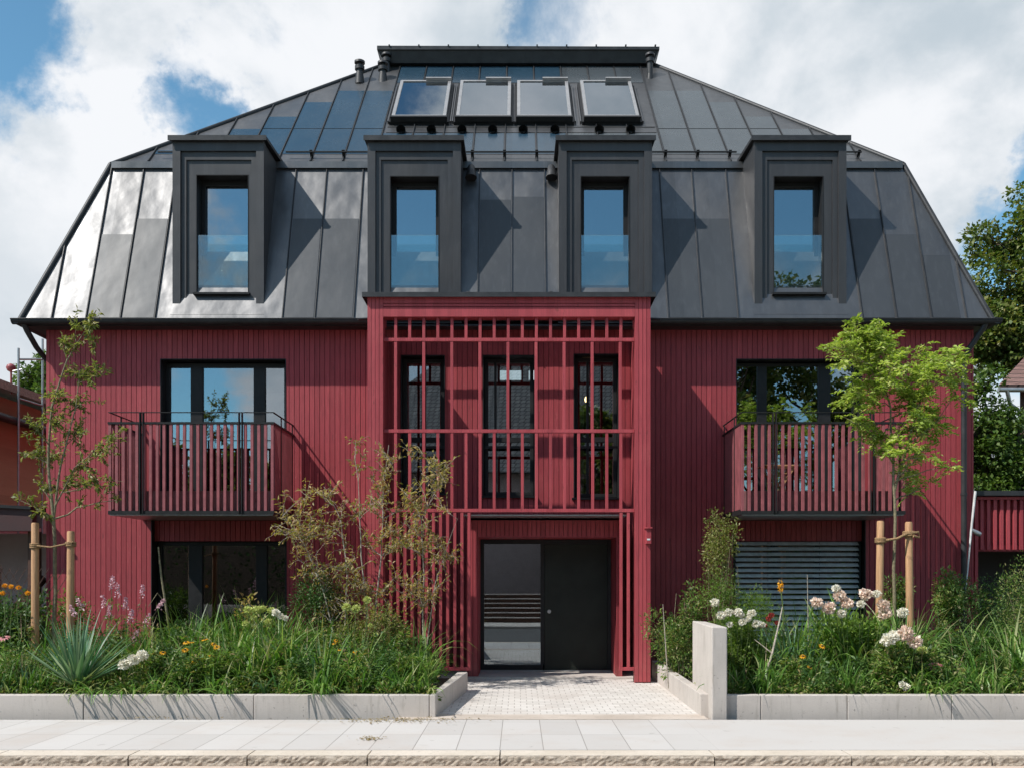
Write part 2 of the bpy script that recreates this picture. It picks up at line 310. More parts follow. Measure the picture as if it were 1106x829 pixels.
# ------------------------------------------------------------------ mesh tools
def link(name, me, parent=None, mats=()):
    for x in mats: me.materials.append(M[x] if isinstance(x, str) else x)
    o = bpy.data.objects.new(name, me); COL.objects.link(o)
    if parent: o.parent = parent
    return o
def tag(o, label=None, cat=None, group=None, kind=None):
    if label: o['label'] = label
    if cat: o['category'] = cat
    if group: o['group'] = group
    if kind: o['kind'] = kind
    return o
def thing(name, label, cat, loc=(0, 0, 0), group=None):
    o = bpy.data.objects.new(name, None); COL.objects.link(o); o.location = loc; o.empty_display_size = .2
    return tag(o, label, cat, group)
class MB:
    def __init__(s): s.v = []; s.f = []; s.mi = []; s.smooth = []
    def add(s, vs, fs, mi=0, smooth=False):
        b = len(s.v); s.v += [tuple(p) for p in vs]; s.f += [tuple(i+b for i in f) for f in fs]
        s.mi += [mi]*len(fs); s.smooth += [smooth]*len(fs); return s
    def box(s, x0, x1, y0, y1, z0, z1, mi=0):
        return s.add([(x0, y0, z0), (x1, y0, z0), (x1, y1, z0), (x0, y1, z0), (x0, y0, z1), (x1, y0, z1), (x1, y1, z1), (x0, y1, z1)],
              [(0, 3, 2, 1), (4, 5, 6, 7), (0, 1, 5, 4), (1, 2, 6, 5), (2, 3, 7, 6), (3, 0, 4, 7)], mi)
    def hexa(s, p, mi=0):                             # eight corners, bottom loop then top loop
        return s.add(p, [(0, 3, 2, 1), (4, 5, 6, 7), (0, 1, 5, 4), (1, 2, 6, 5), (2, 3, 7, 6), (3, 0, 4, 7)], mi)
    def slab(s, quad, th, mi=0):                      # a quad thickened along its normal (th > 0: outwards)
        q = [Vector(p) for p in quad]; n = (q[1]-q[0]).cross(q[-1]-q[0]).normalized()*th; k = len(q)
        a = q+[p+n for p in q]
        fs = [tuple(range(k-1, -1, -1)), tuple(range(k, 2*k))]+[(i, (i+1) % k, (i+1) % k+k, i+k) for i in range(k)]
        return s.add(a, fs, mi)
    def bar(s, a, b, w, h, up=(0, 0, 1), mi=0):       # a rectangular bar from a to b, w across, h along up
        a, b = Vector(a), Vector(b); d = (b-a).normalized(); u = Vector(up); r = d.cross(u).normalized(); u = r.cross(d).normalized()
        c = [(-w/2, -h/2), (w/2, -h/2), (w/2, h/2), (-w/2, h/2)]
        return s.add([a+r*x+u*y for x, y in c]+[b+r*x+u*y for x, y in c],
              [(0, 1, 2, 3), (7, 6, 5, 4), (0, 4, 5, 1), (1, 5, 6, 2), (2, 6, 7, 3), (3, 7, 4, 0)], mi)
    def tube(s, pts, rad, n=8, mi=0, cap=True):
        pts = [Vector(p) for p in pts]; k = len(pts)
        rad = rad if isinstance(rad, (list, tuple)) else [rad]*k
        vs = []; pr = None
        for i, p in enumerate(pts):
            d = (pts[min(i+1, k-1)]-pts[max(i-1, 0)]).normalized()
            if pr is None: pr = d.orthogonal().normalized()
            pr = (pr-d*pr.dot(d)).normalized(); q = d.cross(pr)
            vs += [p+(pr*math.cos(2*math.pi*j/n)+q*math.sin(2*math.pi*j/n))*rad[i] for j in range(n)]
        fs = [(i*n+j, i*n+(j+1) % n, (i+1)*n+(j+1) % n, (i+1)*n+j) for i in range(k-1) for j in range(n)]
        s.add(vs, fs, mi, True)
        if cap: s.add(vs[:n], [tuple(range(n-1, -1, -1))], mi); s.add(vs[-n:], [tuple(range(n))], mi)
        return s
    def build(s, name, mats, parent=None, bevel=0):
        me = bpy.data.meshes.new(name); me.from_pydata(s.v, [], s.f)
        me.polygons.foreach_set('material_index', s.mi); me.polygons.foreach_set('use_smooth', s.smooth)
        me.update()
        o = link(name, me, parent, mats if isinstance(mats, (list, tuple)) else [mats])
        if bevel:
            b = o.modifiers.new('bevel', 'BEVEL'); b.width = bevel; b.segments = 2; b.limit_method = 'ANGLE'; b.angle_limit = R(40)
        return o
def local(o):                                         # keep world-built children in place under a moved thing
    for c in o.children: c.matrix_parent_inverse = Matrix.Translation(-o.location)
def grid_mesh(name, V, quads, mats, parent=None, smooth=False):
    me = bpy.data.meshes.new(name); nv, nf = len(V), len(quads)
    me.vertices.add(nv); me.vertices.foreach_set('co', np.asarray(V, np.float32).ravel())
    me.loops.add(nf*4); me.loops.foreach_set('vertex_index', np.asarray(quads, np.int32).ravel())
    me.polygons.add(nf); me.polygons.foreach_set('loop_start', np.arange(0, nf*4, 4, dtype=np.int32))
    if smooth: me.polygons.foreach_set('use_smooth', np.ones(nf, bool))
    me.update(); me.validate()
    return link(name, me, parent, mats if isinstance(mats, (list, tuple)) else [mats])
def unit(a): return a/np.maximum(np.linalg.norm(a, axis=-1, keepdims=True), 1e-9)
def leaf_arrays(P, Dr, L, Wd, rng, flat=.5, fold=.12):
    """leaf blades: base P, long axis Dr, length L, width Wd; rhombic, folded along the midrib"""
    n = len(P); P = np.asarray(P, float); Dr = unit(np.asarray(Dr, float)); L = np.broadcast_to(L, n)[:, None]; Wd = np.broadcast_to(Wd, n)[:, None]
    up = unit(rng.normal(size=(n, 3))+np.array([0, 0, flat*3]))
    side = unit(np.cross(Dr, up)); nrm = np.cross(side, Dr)
    mid = P+Dr*L*.45
    a = P; b = mid+side*Wd*.5+nrm*L*fold; c = P+Dr*L-nrm*L*.08; d = mid-side*Wd*.5+nrm*L*fold
    V = np.stack([a, b, c, d], 1).reshape(-1, 3)
    return V, np.arange(n*4).reshape(n, 4)
def blade_arrays(P, az, lean, L, Wd, droop, rng, seg=6, twist=.4):
    """strap leaves: base P, azimuth, starting lean from upright, length, width, droop (rad bent along the blade)"""
    n = len(P); P = np.asarray(P, float); az, lean, L, Wd, droop = [np.broadcast_to(np.asarray(x, float), n) for x in (az, lean, L, Wd, droop)]
    out = np.stack([np.cos(az), np.sin(az), 0*az], 1); sd = np.stack([-np.sin(az), np.cos(az), 0*az], 1)
    sd = unit(sd+rng.normal(size=(n, 3))*twist*np.array([1, 1, .4]))
    pos = P.copy(); rows = []
    for i in range(seg+1):
        u = i/seg; a = lean+droop*u**1.6
        wv = Wd*(1-u**2.2)*(.55+.9*min(u*3, 1)*.5)+.0008
        rows.append(np.stack([pos-sd*wv[:, None]/2, pos+sd*wv[:, None]/2], 1))
        pos = pos+(out*np.sin(a)[:, None]+np.array([0, 0, 1.])*np.cos(a)[:, None])*(L/seg)[:, None]
    V = np.stack(rows, 1).reshape(-1, 3)              # n,(seg+1),2
    base = (np.arange(n)*(seg+1)*2)[:, None]; q = []
    for i in range(seg): q.append(np.concatenate([base+2*i, base+2*i+1, base+2*i+3, base+2*i+2], 1))
    return V, np.stack(q, 1).reshape(-1, 4)
def join(parts):
    Vs, Qs, b = [], [], 0
    for V, Q in parts: Vs.append(V); Qs.append(Q+b); b += len(V)
    return np.concatenate(Vs), np.concatenate(Qs)
def cut(x0, x1, z0, z1, holes):                       # rectangles covering a wall minus its openings
    xs = sorted({x0, x1, *[v for h in holes for v in h[:2] if x0 < v < x1]}); out = []
    for a, b in zip(xs, xs[1:]):
        m = (a+b)/2; zz = [(z0, z1)]
        for h in holes:
            if h[0] < m < h[1]:
                nz = []
                for p, q in zz:
                    if h[3] <= p or h[2] >= q: nz.append((p, q)); continue
                    if p < h[2]: nz.append((p, h[2]))
                    if h[3] < q: nz.append((h[3], q))
                zz = nz
        out += [(a, b, p, q) for p, q in zz]
    return out
def boards(mb, x0, x1, z0, z1, y, holes=(), pitch=.083, gap=.008, th=.022, seed=1, axis='x'):
    """upright boards with shadow gaps; y is their front face, the wall lies behind them"""
    rr = random.Random(seed); k = math.floor(x0/pitch)
    while k*pitch < x1:
        a, b = max(x0, k*pitch), min(x1, (k+1)*pitch-gap); k += 1
        if b-a < .004: continue
        dy = rr.uniform(-.0015, .0015)
        for (p, q, zz0, zz1) in cut(a, b, z0, z1, holes):
            if q-p < .004: continue
            if axis == 'x': mb.box(p, q, y+dy, y+th, zz0, zz1)
            elif axis == 'X-': mb.box(y+dy, y+th, p, q, zz0, zz1)
            else: mb.box(y-th, y+dy, p, q, zz0, zz1)

# ------------------------------------------------------------------ the setting
def struct(name, mb, m): return tag(mb.build(name, m), kind='structure')
b = MB(); b.box(-1500, 1500, -1500, 1500, -1.2, -.30); struct('ground', b, 'meadow')
YK = 8.53
b = MB(); b.box(-60, 60, 1.2, YK-.16, -.299, -.10); struct('road', b, 'asphalt')
b = MB(); b.box(-60, 60, YK-.159, YK-.012, -.299, -.092); struct('gutter_strip', b, 'gutter_stone')
b = MB(); b.box(-60, 60, YK+.265, 10.62, -.299, 0.0); struct('pavement', b, 'slabs')
# kerb stones: rough front, smoother top
kb = MB(); rr = random.Random(4); x = -12.3; fr = MB()
while x < 12:
    L = rr.uniform(.95, 1.25) if not (-1.2 < x < .2) else 1.9
    x1 = x+L-.012; n = max(4, int(L/.03)); cols = 5
    vs = []; 
    for i in range(n+1):
        for j in range(cols+1):
            e = 0 if j == cols else rr.uniform(-.007, .007)
            vs.append((x+(x1-x)*i/n, YK-.004+e-(.010 if 0 < j < cols else 0), -.11+.108*j/cols+(rr.uniform(-.004, .002) if j == cols else 0)))
    fs = [(i*(cols+1)+j, (i+1)*(cols+1)+j, (i+1)*(cols+1)+j+1, i*(cols+1)+j+1) for i in range(n) for j in range(cols)]
    kb.add(vs, fs, 1); kb.box(x, x1, YK, YK+.255, -.25, -.001, 0); x += L
o = struct('kerb', kb, ['granite', 'granite_rough'])
# entrance path and its edging
b = MB(); b.box(-1.9, 2.06, 11.02, 15.74, -.299, .002); struct('entrance_path', b, 'sets')
b = MB(); b.box(-1.35, 2.1, 10.63, 11.01, -.299, .004); struct('path_edging', b, 'sand')
b = MB(); b.box(-1.75, 1.9, 14.72, 15.70, .002, .030); struct('doorstep', b, 'concrete')
# opposite side of the street (seen only in the glass)
b = MB(); b.box(-60, 60, -8.0, 1.18, -.299, -.02); struct('opposite_pavement', b, 'concrete')
# soil of the two beds
def bed(name, poly, z):
    mb = MB(); n = len(poly); mb.add([(x, y, -.29) for x, y in poly]+[(x, y, z) for x, y in poly],
        [tuple(range(n-1, -1, -1)), tuple(range(n, 2*n))]+[(i, (i+1) % n, (i+1) % n+n, i+n) for i in range(n)])
    tag(mb.build(name, 'soil'), kind='structure')
bed('soil', [(-13, 10.9), (-1.05, 10.9), (-.93, 13.3), (-1.95, 13.4), (-1.95, 15.70), (-13, 15.70)], .17)
bed('soil', [(2.2, 10.9), (14, 10.9), (14, 15.7), (2.2, 15.7)], .17)

# planter walls: precast blocks in a row
def wall_blocks(name, label, segs, z1, mat='concrete', group=None):
    t = thing(name, label, 'low wall', (segs[0][0][0], segs[0][0][1], 0), group); rr = random.Random(7)
    for (a, b_, th) in segs:
        a, b_ = Vector((*a, 0)), Vector((*b_, 0)); d = (b_-a).normalized(); n = Vector((-d.y, d.x, 0))
        a2 = a+d*.003; b2 = b_-d*.003
        e = rr.uniform(-.003, .003)
        p = [a2+n*e, b2+n*e, b2+n*th, a2+n*th]
        MB().hexa([Vector((q.x, q.y, -.1)) for q in p]+[Vector((q.x, q.y, z1+rr.uniform(-.002, .002))) for q in p]).build('concrete_block', mat, t, .008)
    local(t); return t
YP = 10.80
xs = [-11.5, -10.0, -8.45, -6.93, -4.88, -2.95, -1.57, -.93]
xs = [-12.2, -10.4, -8.6, -6.75, -4.88, -2.97, -1.0]
wl = wall_blocks('planter_wall', 'long low pale concrete wall edging the left flower bed, overhung by grass leaves',
    [((x0, YP), (x1, YP), .12) for x0, x1 in zip(xs, xs[1:])], .25)
b = MB(); b.hexa([(-.998, YP+.0, -.1), (-.93, YP, -.1), (-.70, 13.25, -.1), (-.84, 13.25, -.1), (-.998, YP, .25), (-.93, YP, .25), (-.70, 13.25, .26), (-.84, 13.25, .26)])
b.build('side_block', 'concrete', wl, .008).matrix_parent_inverse = Matrix.Translation(-wl.location)
xs = [2.33, 2.72, 3.69, 4.86, 6.6, 8.4, 10.2, 12]
wr = wall_blocks('planter_wall', 'low pale concrete wall edging the right flower bed beside the taller end slab',
    [((x0, YP), (x1, YP), .12) for x0, x1 in zip(xs, xs[1:])], .25)
b = MB(); b.hexa([(2.06, 10.9, -.1), (2.17, 10.9, -.1), (2.17, 14.9, -.1), (2.06, 14.9, -.1), (2.06, 10.9, .25), (2.17, 10.9, .25), (2.17, 14.9, .27), (2.06, 14.9, .27)])
b.build('side_block', 'concrete', wr, .008).matrix_parent_inverse = Matrix.Translation(-wr.location)
b = MB(); b.hexa([(2.15, 10.70, -.1), (2.325, 10.72, -.1), (2.325, 11.9, -.1), (2.15, 11.9, -.1), (2.15, 10.70, 1.02), (2.325, 10.72, 1.015), (2.325, 11.9, 1.02), (2.15, 11.9, 1.03)])
tag(b.build('wall_slab', 'concrete', None, .012), 'tall upright pale concrete slab standing at the right side of the entrance path', 'wall slab')

# ------------------------------------------------------------------ the red house
YW = 15.70                                            # face of the cladding
WX0, WX1, WB, ZE = -7.70, 7.42, 26.2, 5.60
H = thing('apartment_house', 'dark red timber house with black metal mansard roof and four dormers', 'house', (0, YW, 0))
def hp(mb, name, mats, parent=None, bevel=0):
    return mb.build(name, mats, parent or H, bevel)
LOW_L = (-5.99, -3.78, .05, 2.50); LOW_R = (3.50, 5.66, .05, 2.50)
UP_L = (-5.84, -3.79, 2.62, 5.11); UP_R = (3.55, 5.60, 2.62, 5.11)
PW = [(-1.92, -1.20, 2.92, 5.17), (-.58, .27, 2.88, 5.17), (.90, 1.64, 2.85, 5.19)]   # tall windows behind the red screen
DOOR = (-.68, 1.52, .03, 2.21)
holes = [LOW_L, LOW_R, UP_L, UP_R, *PW, DOOR]
bw = MB(); boards(bw, WX0, WX1, .05, ZE, YW, holes)
back = MB()
for (a, b_, p, q) in cut(WX0+.02, WX1-.02, 0, ZE, holes): back.box(a, b_, YW+.0225, YW+.30, p, q, 1 if 0 else 0)
bw2 = MB(); boards(bw2, YW+.02, WB, .05, ZE, WX0, axis='X-', seed=3)
bw3 = MB(); boards(bw3, YW+.02, WB, .05, ZE, WX1, axis='X+', seed=4)
wall = hp(bw, 'wall', 'red')
hp(back, 'wall_core', 'red_back', wall)
hp(bw2, 'side_cladding', 'red_side', wall); hp(bw3, 'side_cladding', 'red_side', wall)
b = MB(); b.box(WX0+.03, WX0+.28, YW+.3, WB, 0, ZE); b.box(WX1-.28, WX1-.03, YW+.3, WB, 0, ZE); b.box(WX0+.03, WX1-.03, WB, WB+.25, 0, ZE)
hp(b, 'wall_core', 'red_back', wall)
# rooms
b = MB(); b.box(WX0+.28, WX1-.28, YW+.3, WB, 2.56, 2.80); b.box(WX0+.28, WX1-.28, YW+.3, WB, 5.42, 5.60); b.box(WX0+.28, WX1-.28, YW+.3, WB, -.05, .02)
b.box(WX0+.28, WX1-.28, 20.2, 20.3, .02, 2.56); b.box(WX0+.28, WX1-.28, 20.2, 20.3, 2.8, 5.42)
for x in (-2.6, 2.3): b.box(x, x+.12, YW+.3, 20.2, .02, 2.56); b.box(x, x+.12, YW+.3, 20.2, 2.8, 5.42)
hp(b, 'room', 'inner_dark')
# frames
def win_frame(name, x0, x1, z0, z1, y, bars, fw=.06, dep=.07, parent=None, pane='glass', hb=()):
    f = MB(); f.box(x0, x0+fw, y, y+dep, z0, z1); f.box(x1-fw, x1, y, y+dep, z0, z1)
    f.box(x0+fw, x1-fw, y, y+dep, z1-fw, z1); f.box(x0+fw, x1-fw, y, y+dep, z0, z0+fw)
    for (a, bb) in bars: f.box(a, bb, y-.008, y+dep+.002, z0+fw, z1-fw)
    for (a, bb) in hb: f.box(x0+fw, x1-fw, y+.004, y+dep-.002, a, bb)
    fo = hp(f, name, 'dark', parent, .004)
    g = MB(); e = [x0+fw]+[v for p in bars for v in p]+[x1-fw]
    for i in range(0, len(e), 2):
        g.box(e[i]-.004, e[i+1]+.004, y+.03, y+.042, z0+fw-.004, z1-fw+.004)
    hp(g, 'pane', pane, fo)
    return fo
def lining(x0, x1, z0, z1, y0, y1, mat='dark', parent=None, th=.012):
    l = MB(); l.box(x0-.002, x0+th, y0, y1, z0, z1); l.box(x1-th, x1+.002, y0, y1, z0, z1); l.box(x0+th, x1-th, y0, y1, z1-th, z1+.002)
    return hp(l, 'reveal', mat, parent)
def sill(x0, x1, z, y0, y1, parent): 
    s = MB(); s.box(x0-.03, x1+.03, y0, y1, z-.03, z); return hp(s, 'sill', 'dark', parent)
def xp(px, D): return (px-VX)/F*D
def zp(py, D): return CH+(HY-py)/F*D
DG = YW+.20
wf = win_frame('window', UP_L[0]+.01, UP_L[1]-.01, UP_L[2], UP_L[3]-.03, DG, [(xp(206, DG), xp(219, DG)), (xp(274, DG), xp(286.5, DG))], .07)
lining(*UP_L, YW-.006, DG+.1, 'dark', wf)
wf = win_frame('window', UP_R[0]+.01, UP_R[1]-.01, UP_R[2], UP_R[3]-.03, DG, [(xp(818, DG), xp(828, DG)), (xp(884, DG), xp(897, DG))], .045)
lining(*UP_R, YW-.006, DG+.1, 'dark', wf)
# ground-floor windows under their red fascia
for (L, bars, nm) in ((LOW_L, [(xp(203, DG), xp(218, DG)), (xp(276, DG), xp(288, DG))], 'l'), (LOW_R, [(4.2, 4.3), (4.9, 5.0)], 'r')):
    fb = MB(); boards(fb, L[0]+.013, L[1]-.013, 2.15, 2.50, YW+.12, seed=9); fb.box(L[0]+.013, L[1]-.013, YW+.143, YW+.2, 2.15, 2.50, 1)
    fo = hp(fb, 'fascia', ['red', 'red_back'])
    wf = win_frame('window', L[0]+.02, L[1]-.02, .30, 2.14, DG+.03, bars, .06, pane='glass_dark')
    lining(*L, YW-.006, DG+.12, 'dark', wf); sill(L[0], L[1], .30, YW-.05, YW+.24, wf)
    if nm == 'r':
        s = MB(); z = 2.11
        while z > .35:
            a = .038
            s.slab([(L[0]+.07, YW+.10, z-.026), (L[1]-.07, YW+.10, z-.026), (L[1]-.07, YW+.175, z+.026), (L[0]+.07, YW+.175, z+.026)], .004); z -= .088
        bl = hp(s, 'window_blind', 'slat_alu', wf)
        g = MB()
        for x in (L[0]+.05, L[1]-.05): g.box(x-.012, x+.012, YW+.11, YW+.15, .32, 2.14)
        for x in (4.1, 4.95): g.box(x-.002, x+.002, YW+.128, YW+.132, .32, 2.14)
        hp(g, 'blind_rail', 'dark', wf)
# curtain panels and things inside
for a, c in ((-.50, -.33), (.97, 1.10), (-1.87, -1.76)):
    b = MB(); n_ = 5
    for k in range(n_): b.box(a+(c-a)*k/n_, a+(c-a)*(k+1)/n_-.004, YW+.5+.015*(k % 2), YW+.53+.015*(k % 2), 2.81, 5.1)
    hp(b, 'curtain', 'curtain')
b = MB(); D = 17.2; b.box(xp(540, D), xp(563, D), D, D+.02, zp(410, D), zp(400, D)); b.box(xp(571, D), xp(585, D), D, D+.02, zp(410, D), zp(400, D)); hp(b, 'daylight_panel', 'glow_day')  # added glowing panels in place of daylight seen through the house
b = MB(); p = W(633, 431, 17.2)
for i in range(6): pass
b.tube([(p[0], p[1], p[2]-.05), (p[0], p[1], p[2]-.03), (p[0], p[1], p[2]), (p[0], p[1], p[2]+.03), (p[0], p[1], p[2]+.05)], [.006, .024, .03, .022, .008], 10); hp(b, 'lamp_bulb', 'lamp_warm')
b = MB(); b.tube([(p[0], p[1], p[2]+.05), (p[0], p[1], 5.42)], .006, 6); hp(b, 'lamp_cord', 'dark')
# tall windows behind the screen
DT = YW+.16
for i, P in enumerate(PW):
    mid = (P[0]+P[1])/2+(.0 if i != 1 else 9)
    bars = [(mid-.035, mid+.035)] if i == 0 else ([(-.40, -.36)] if i == 1 else [(1.12, 1.16)])
    wf = win_frame('window', P[0]+.02, P[1]-.02, P[2]+.02, P[3]-.03, DT, bars, .06, pane='glass_tall', hb=[(3.78, 3.86)])
    lining(*P, YW-.01, DT+.1, 'dark', wf); sill(P[0], P[1], P[2], YW-.05, YW+.17, wf)
    r = MB(); r.box(P[0]+.02, P[1]-.02, YW+.03, YW+.06, 3.66, 3.70)
    hp(r, 'guard_rail', 'dark', wf)

# entrance portal
YD = 14.86; YS_ = 14.20
b = MB(); x0, x1, zt = -.80, 1.60, 2.44
po = [(-.62, 1.51, .0, 2.175)]
boards(b, x0, x1, .03, zt, YD, po, .07, .008, .02, seed=11)
for (a, bb, p, q) in cut(x0+.004, x1-.004, .03, zt, po): b.box(a, bb, YD+.021, YD+.10, p, q, 1)
b.box(x0, x0+.08, YD+.10, YW-.02, .03, zt, 1); b.box(x1-.08, x1, YD+.10, YW-.02, .03, zt, 1); b.box(x0+.08, x1-.08, YD+.10, YW-.02, zt-.06, zt, 1)
b.box(-.64, -.62, YD+.02, YW, .03, 2.19); b.box(1.51, 1.53, YD+.02, YW, .03, 2.19); b.box(-.62, 1.51, YD+.02, YW, 2.175, 2.20)
portal = hp(b, 'entrance_portal', ['red', 'red_back'])
b = MB(); b.box(x0-.02, x1+.02, YS_+.13, YW-.02, zt+.035, zt+.053); hp(b, 'canopy_sheet', 'zinc', portal)
# door: glazed side light and solid leaf
yd = YW-.02; b = MB()
b.box(-.62, -.56, yd, yd+.09, .04, 2.17); b.box(1.45, 1.51, yd, yd+.09, .04, 2.17); b.box(-.56, 1.45, yd, yd+.09, 2.10, 2.17)
b.box(-.56, .40, yd, yd+.09, .04, .13); b.box(.36, .42, yd, yd+.09, .13, 2.10)
dr = hp(b, 'entrance_door', 'dark', None, .004)
b = MB(); b.box(.422, 1.448, yd+.02, yd+.07, .05, 2.098); dl = hp(b, 'door_leaf', 'door', dr, .003)
b = MB(); b.tube([(.50, yd+.02, 1.0), (.50, yd+.004, 1.0)], .032, 14); b.tube([(.50, yd+.004, 1.0), (.50, yd-.035, 1.0), (.50, yd-.05, 1.0)], [.010, .010, .024], 12); hp(b, 'handle', 'zinc', dr)
b = MB(); b.box(-.562, .362, yd+.04, yd+.052, .128, 2.102); hp(b, 'pane', 'glass_tall', dr)
b = MB(); b.box(-.78, 1.58, yd-.06, yd-.002, .031, .05); hp(b, 'threshold', 'zinc', dr)

# red front screen (pergola) with its two columns
YS = 14.20
sc = MB(); S0, S1 = -2.23, 1.95
def sx(px): return xp(px, YS)
def sz(py): return zp(py, YS)
colw = .235
for (a, bb) in ((S0, S0+colw), (S1-colw, S1)):
    z1 = sz(320); sc = MB()
    n = 4; wv = (bb-a)/n
    for k in range(n): sc.box(a+k*wv+.003, a+(k+1)*wv-.003, YS, YS+.022, .0+.02, z1)
    sc.box(a+.002, bb-.002, YS+.0225, YS+.22, .0, z1, 1)
    hp(sc, 'screen_column', ['red_slat', 'red'])
b = MB(); z0, z1 = sz(342), sz(320)
hh = (z1-z0)
b.box(S0+colw, S1-colw, YS+.00, YS+.18, z0, z0+hh*.45); b.box(S0+colw, S1-colw, YS+.02, YS+.18, z0+hh*.45+.002, z0+hh*.5)
b.box(S0+colw, S1-colw, YS+.006, YS+.18, z0+hh*.5+.002, z0+hh*.62); b.box(S0+colw, S1-colw, YS+.02, YS+.18, z0+hh*.62+.002, z0+hh*.66); b.box(S0+colw, S1-colw, YS+.003, YS+.18, z0+hh*.66+.002, z1)
hp(b, 'front_beam', 'red_slat')
# rails
for py in (366, 464.5, 550.5):
    z = sz(py); b = MB(); b.box(S0+colw, S1-colw, YS+.045, YS+.095, z-.025, z+.025); hp(b, 'screen_rail', 'red_slat', None, .003)
for (a, c) in ((sx(413), sx(508)), (sx(669), S1-colw)):
    b = MB(); b.box(a, c, YS+.045, YS+.095, sz(724), sz(720.3)); hp(b, 'screen_rail', 'red_slat', None, .003)
b = MB(); hw = .0215
for k in range(17):
    px = 426.8+15.27*k
    if px < 684: b.box(sx(px)-hw, sx(px)+hw, YS+.05, YS+.09, sz(366)+.025, z0)
for k in range(9):
    px = 426.8+30.45*k; b.box(sx(px)-hw, sx(px)+hw, YS+.05, YS+.09, sz(464.5)+.025, sz(366)-.025)
for k in range(17):
    px = 426.8+15.27*k
    if px < 684: b.box(sx(px)-hw, sx(px)+hw, YS+.05, YS+.09, sz(550.5)+.025, sz(464.5)-.025)
for k in range(13):
    px = 506.4-7.72*k
    if px > 413: b.box(sx(px)-.022, sx(px)+.022, YS+.05, YS+.09, sz(720.3), sz(550.5)-.025)
for px in (671.3, 679.2): b.box(sx(px)-.022, sx(px)+.022, YS+.05, YS+.09, sz(720.3), sz(550.5)-.025)
hp(b, 'screen_slat', 'red_slat', None, .003)
# second, inner row of rails behind the slats
b = MB()
for py, dd in ((512, 15.2),):
    pass
# closed sides with boards, open lattice above
for (xo, xi, ao, ai) in ((S0+.02, S0+.115, 'X-', 'X+'), (S1-.02, S1-.115, 'X+', 'X-')):
    b = MB(); boards(b, YS+.225, YW-.02, .12, sz(342), xo, axis=ao, seed=21); boards(b, YS+.225, YW-.02, .12, sz(342), xi, axis=ai, seed=23)
    lo_, hi_ = min(xo, xi)+.023, max(xo, xi)-.023; b.box(lo_, hi_, YS+.225, YW-.03, .10, sz(342), 1); hp(b, 'side_screen', ['red_side', 'red_back'])
b = MB(); zt = sz(320)
b.box(S0, S0+.12, YS+.225, YW-.30, zt-.17, zt); b.box(S1-.12, S1, YS+.225, YW-.30, zt-.17, zt)
for y, h_, w_ in ((14.86, .12, .10), (15.22, .05, .05)): b.box(S0+.12, S1-.12, y-w_/2, y+w_/2, zt-.03-h_, zt-.03)
hp(b, 'roof_lattice', 'red_side')
b = MB(); zc = zt+.002; ov = .055
b.box(S0-ov, S1+ov, YS-ov, YS+.20, zc, zc+.035); b.box(S0-ov, S0+.13, YS+.20, YW-.42, zc, zc+.035); b.box(S1-.13, S1+ov, YS+.20, YW-.42, zc, zc+.035)
b.box(S0-ov, S1+ov, YS-ov-.015, YS-ov, zc-.03, zc+.04); b.box(S0-ov-.012, S0-ov, YS-ov-.015, YW-.42, zc-.03, zc+.04); b.box(S1+ov, S1+ov+.012, YS-ov-.015, YW-.42, zc-.03, zc+.04)
hp(b, 'cap_flashing', 'seam')
for sgn, x in ((-1, S0-.06), (1, S1+.06)):
    b = MB(); b.tube([(x, YS+.6, 5.52), (x+sgn*.17, YS+.55, 5.50)], .022, 8); hp(b, 'overflow_spout', 'seam')
# small wall light on the right column
b = MB(); x, z = sx(699), sz(578); b.box(x-.025, x+.05, YS-.075, YS-.001, z-.12, z+.10); b.box(x-.045, x+.065, YS-.10, YS-.001, z+.102, z+.125); b.box(x-.012, x+.034, YS-.079, YS-.0755, z-.07, z-.045, 1)
hp(b, 'wall_lamp', ['red_slat', 'white_paint'], None, .004)

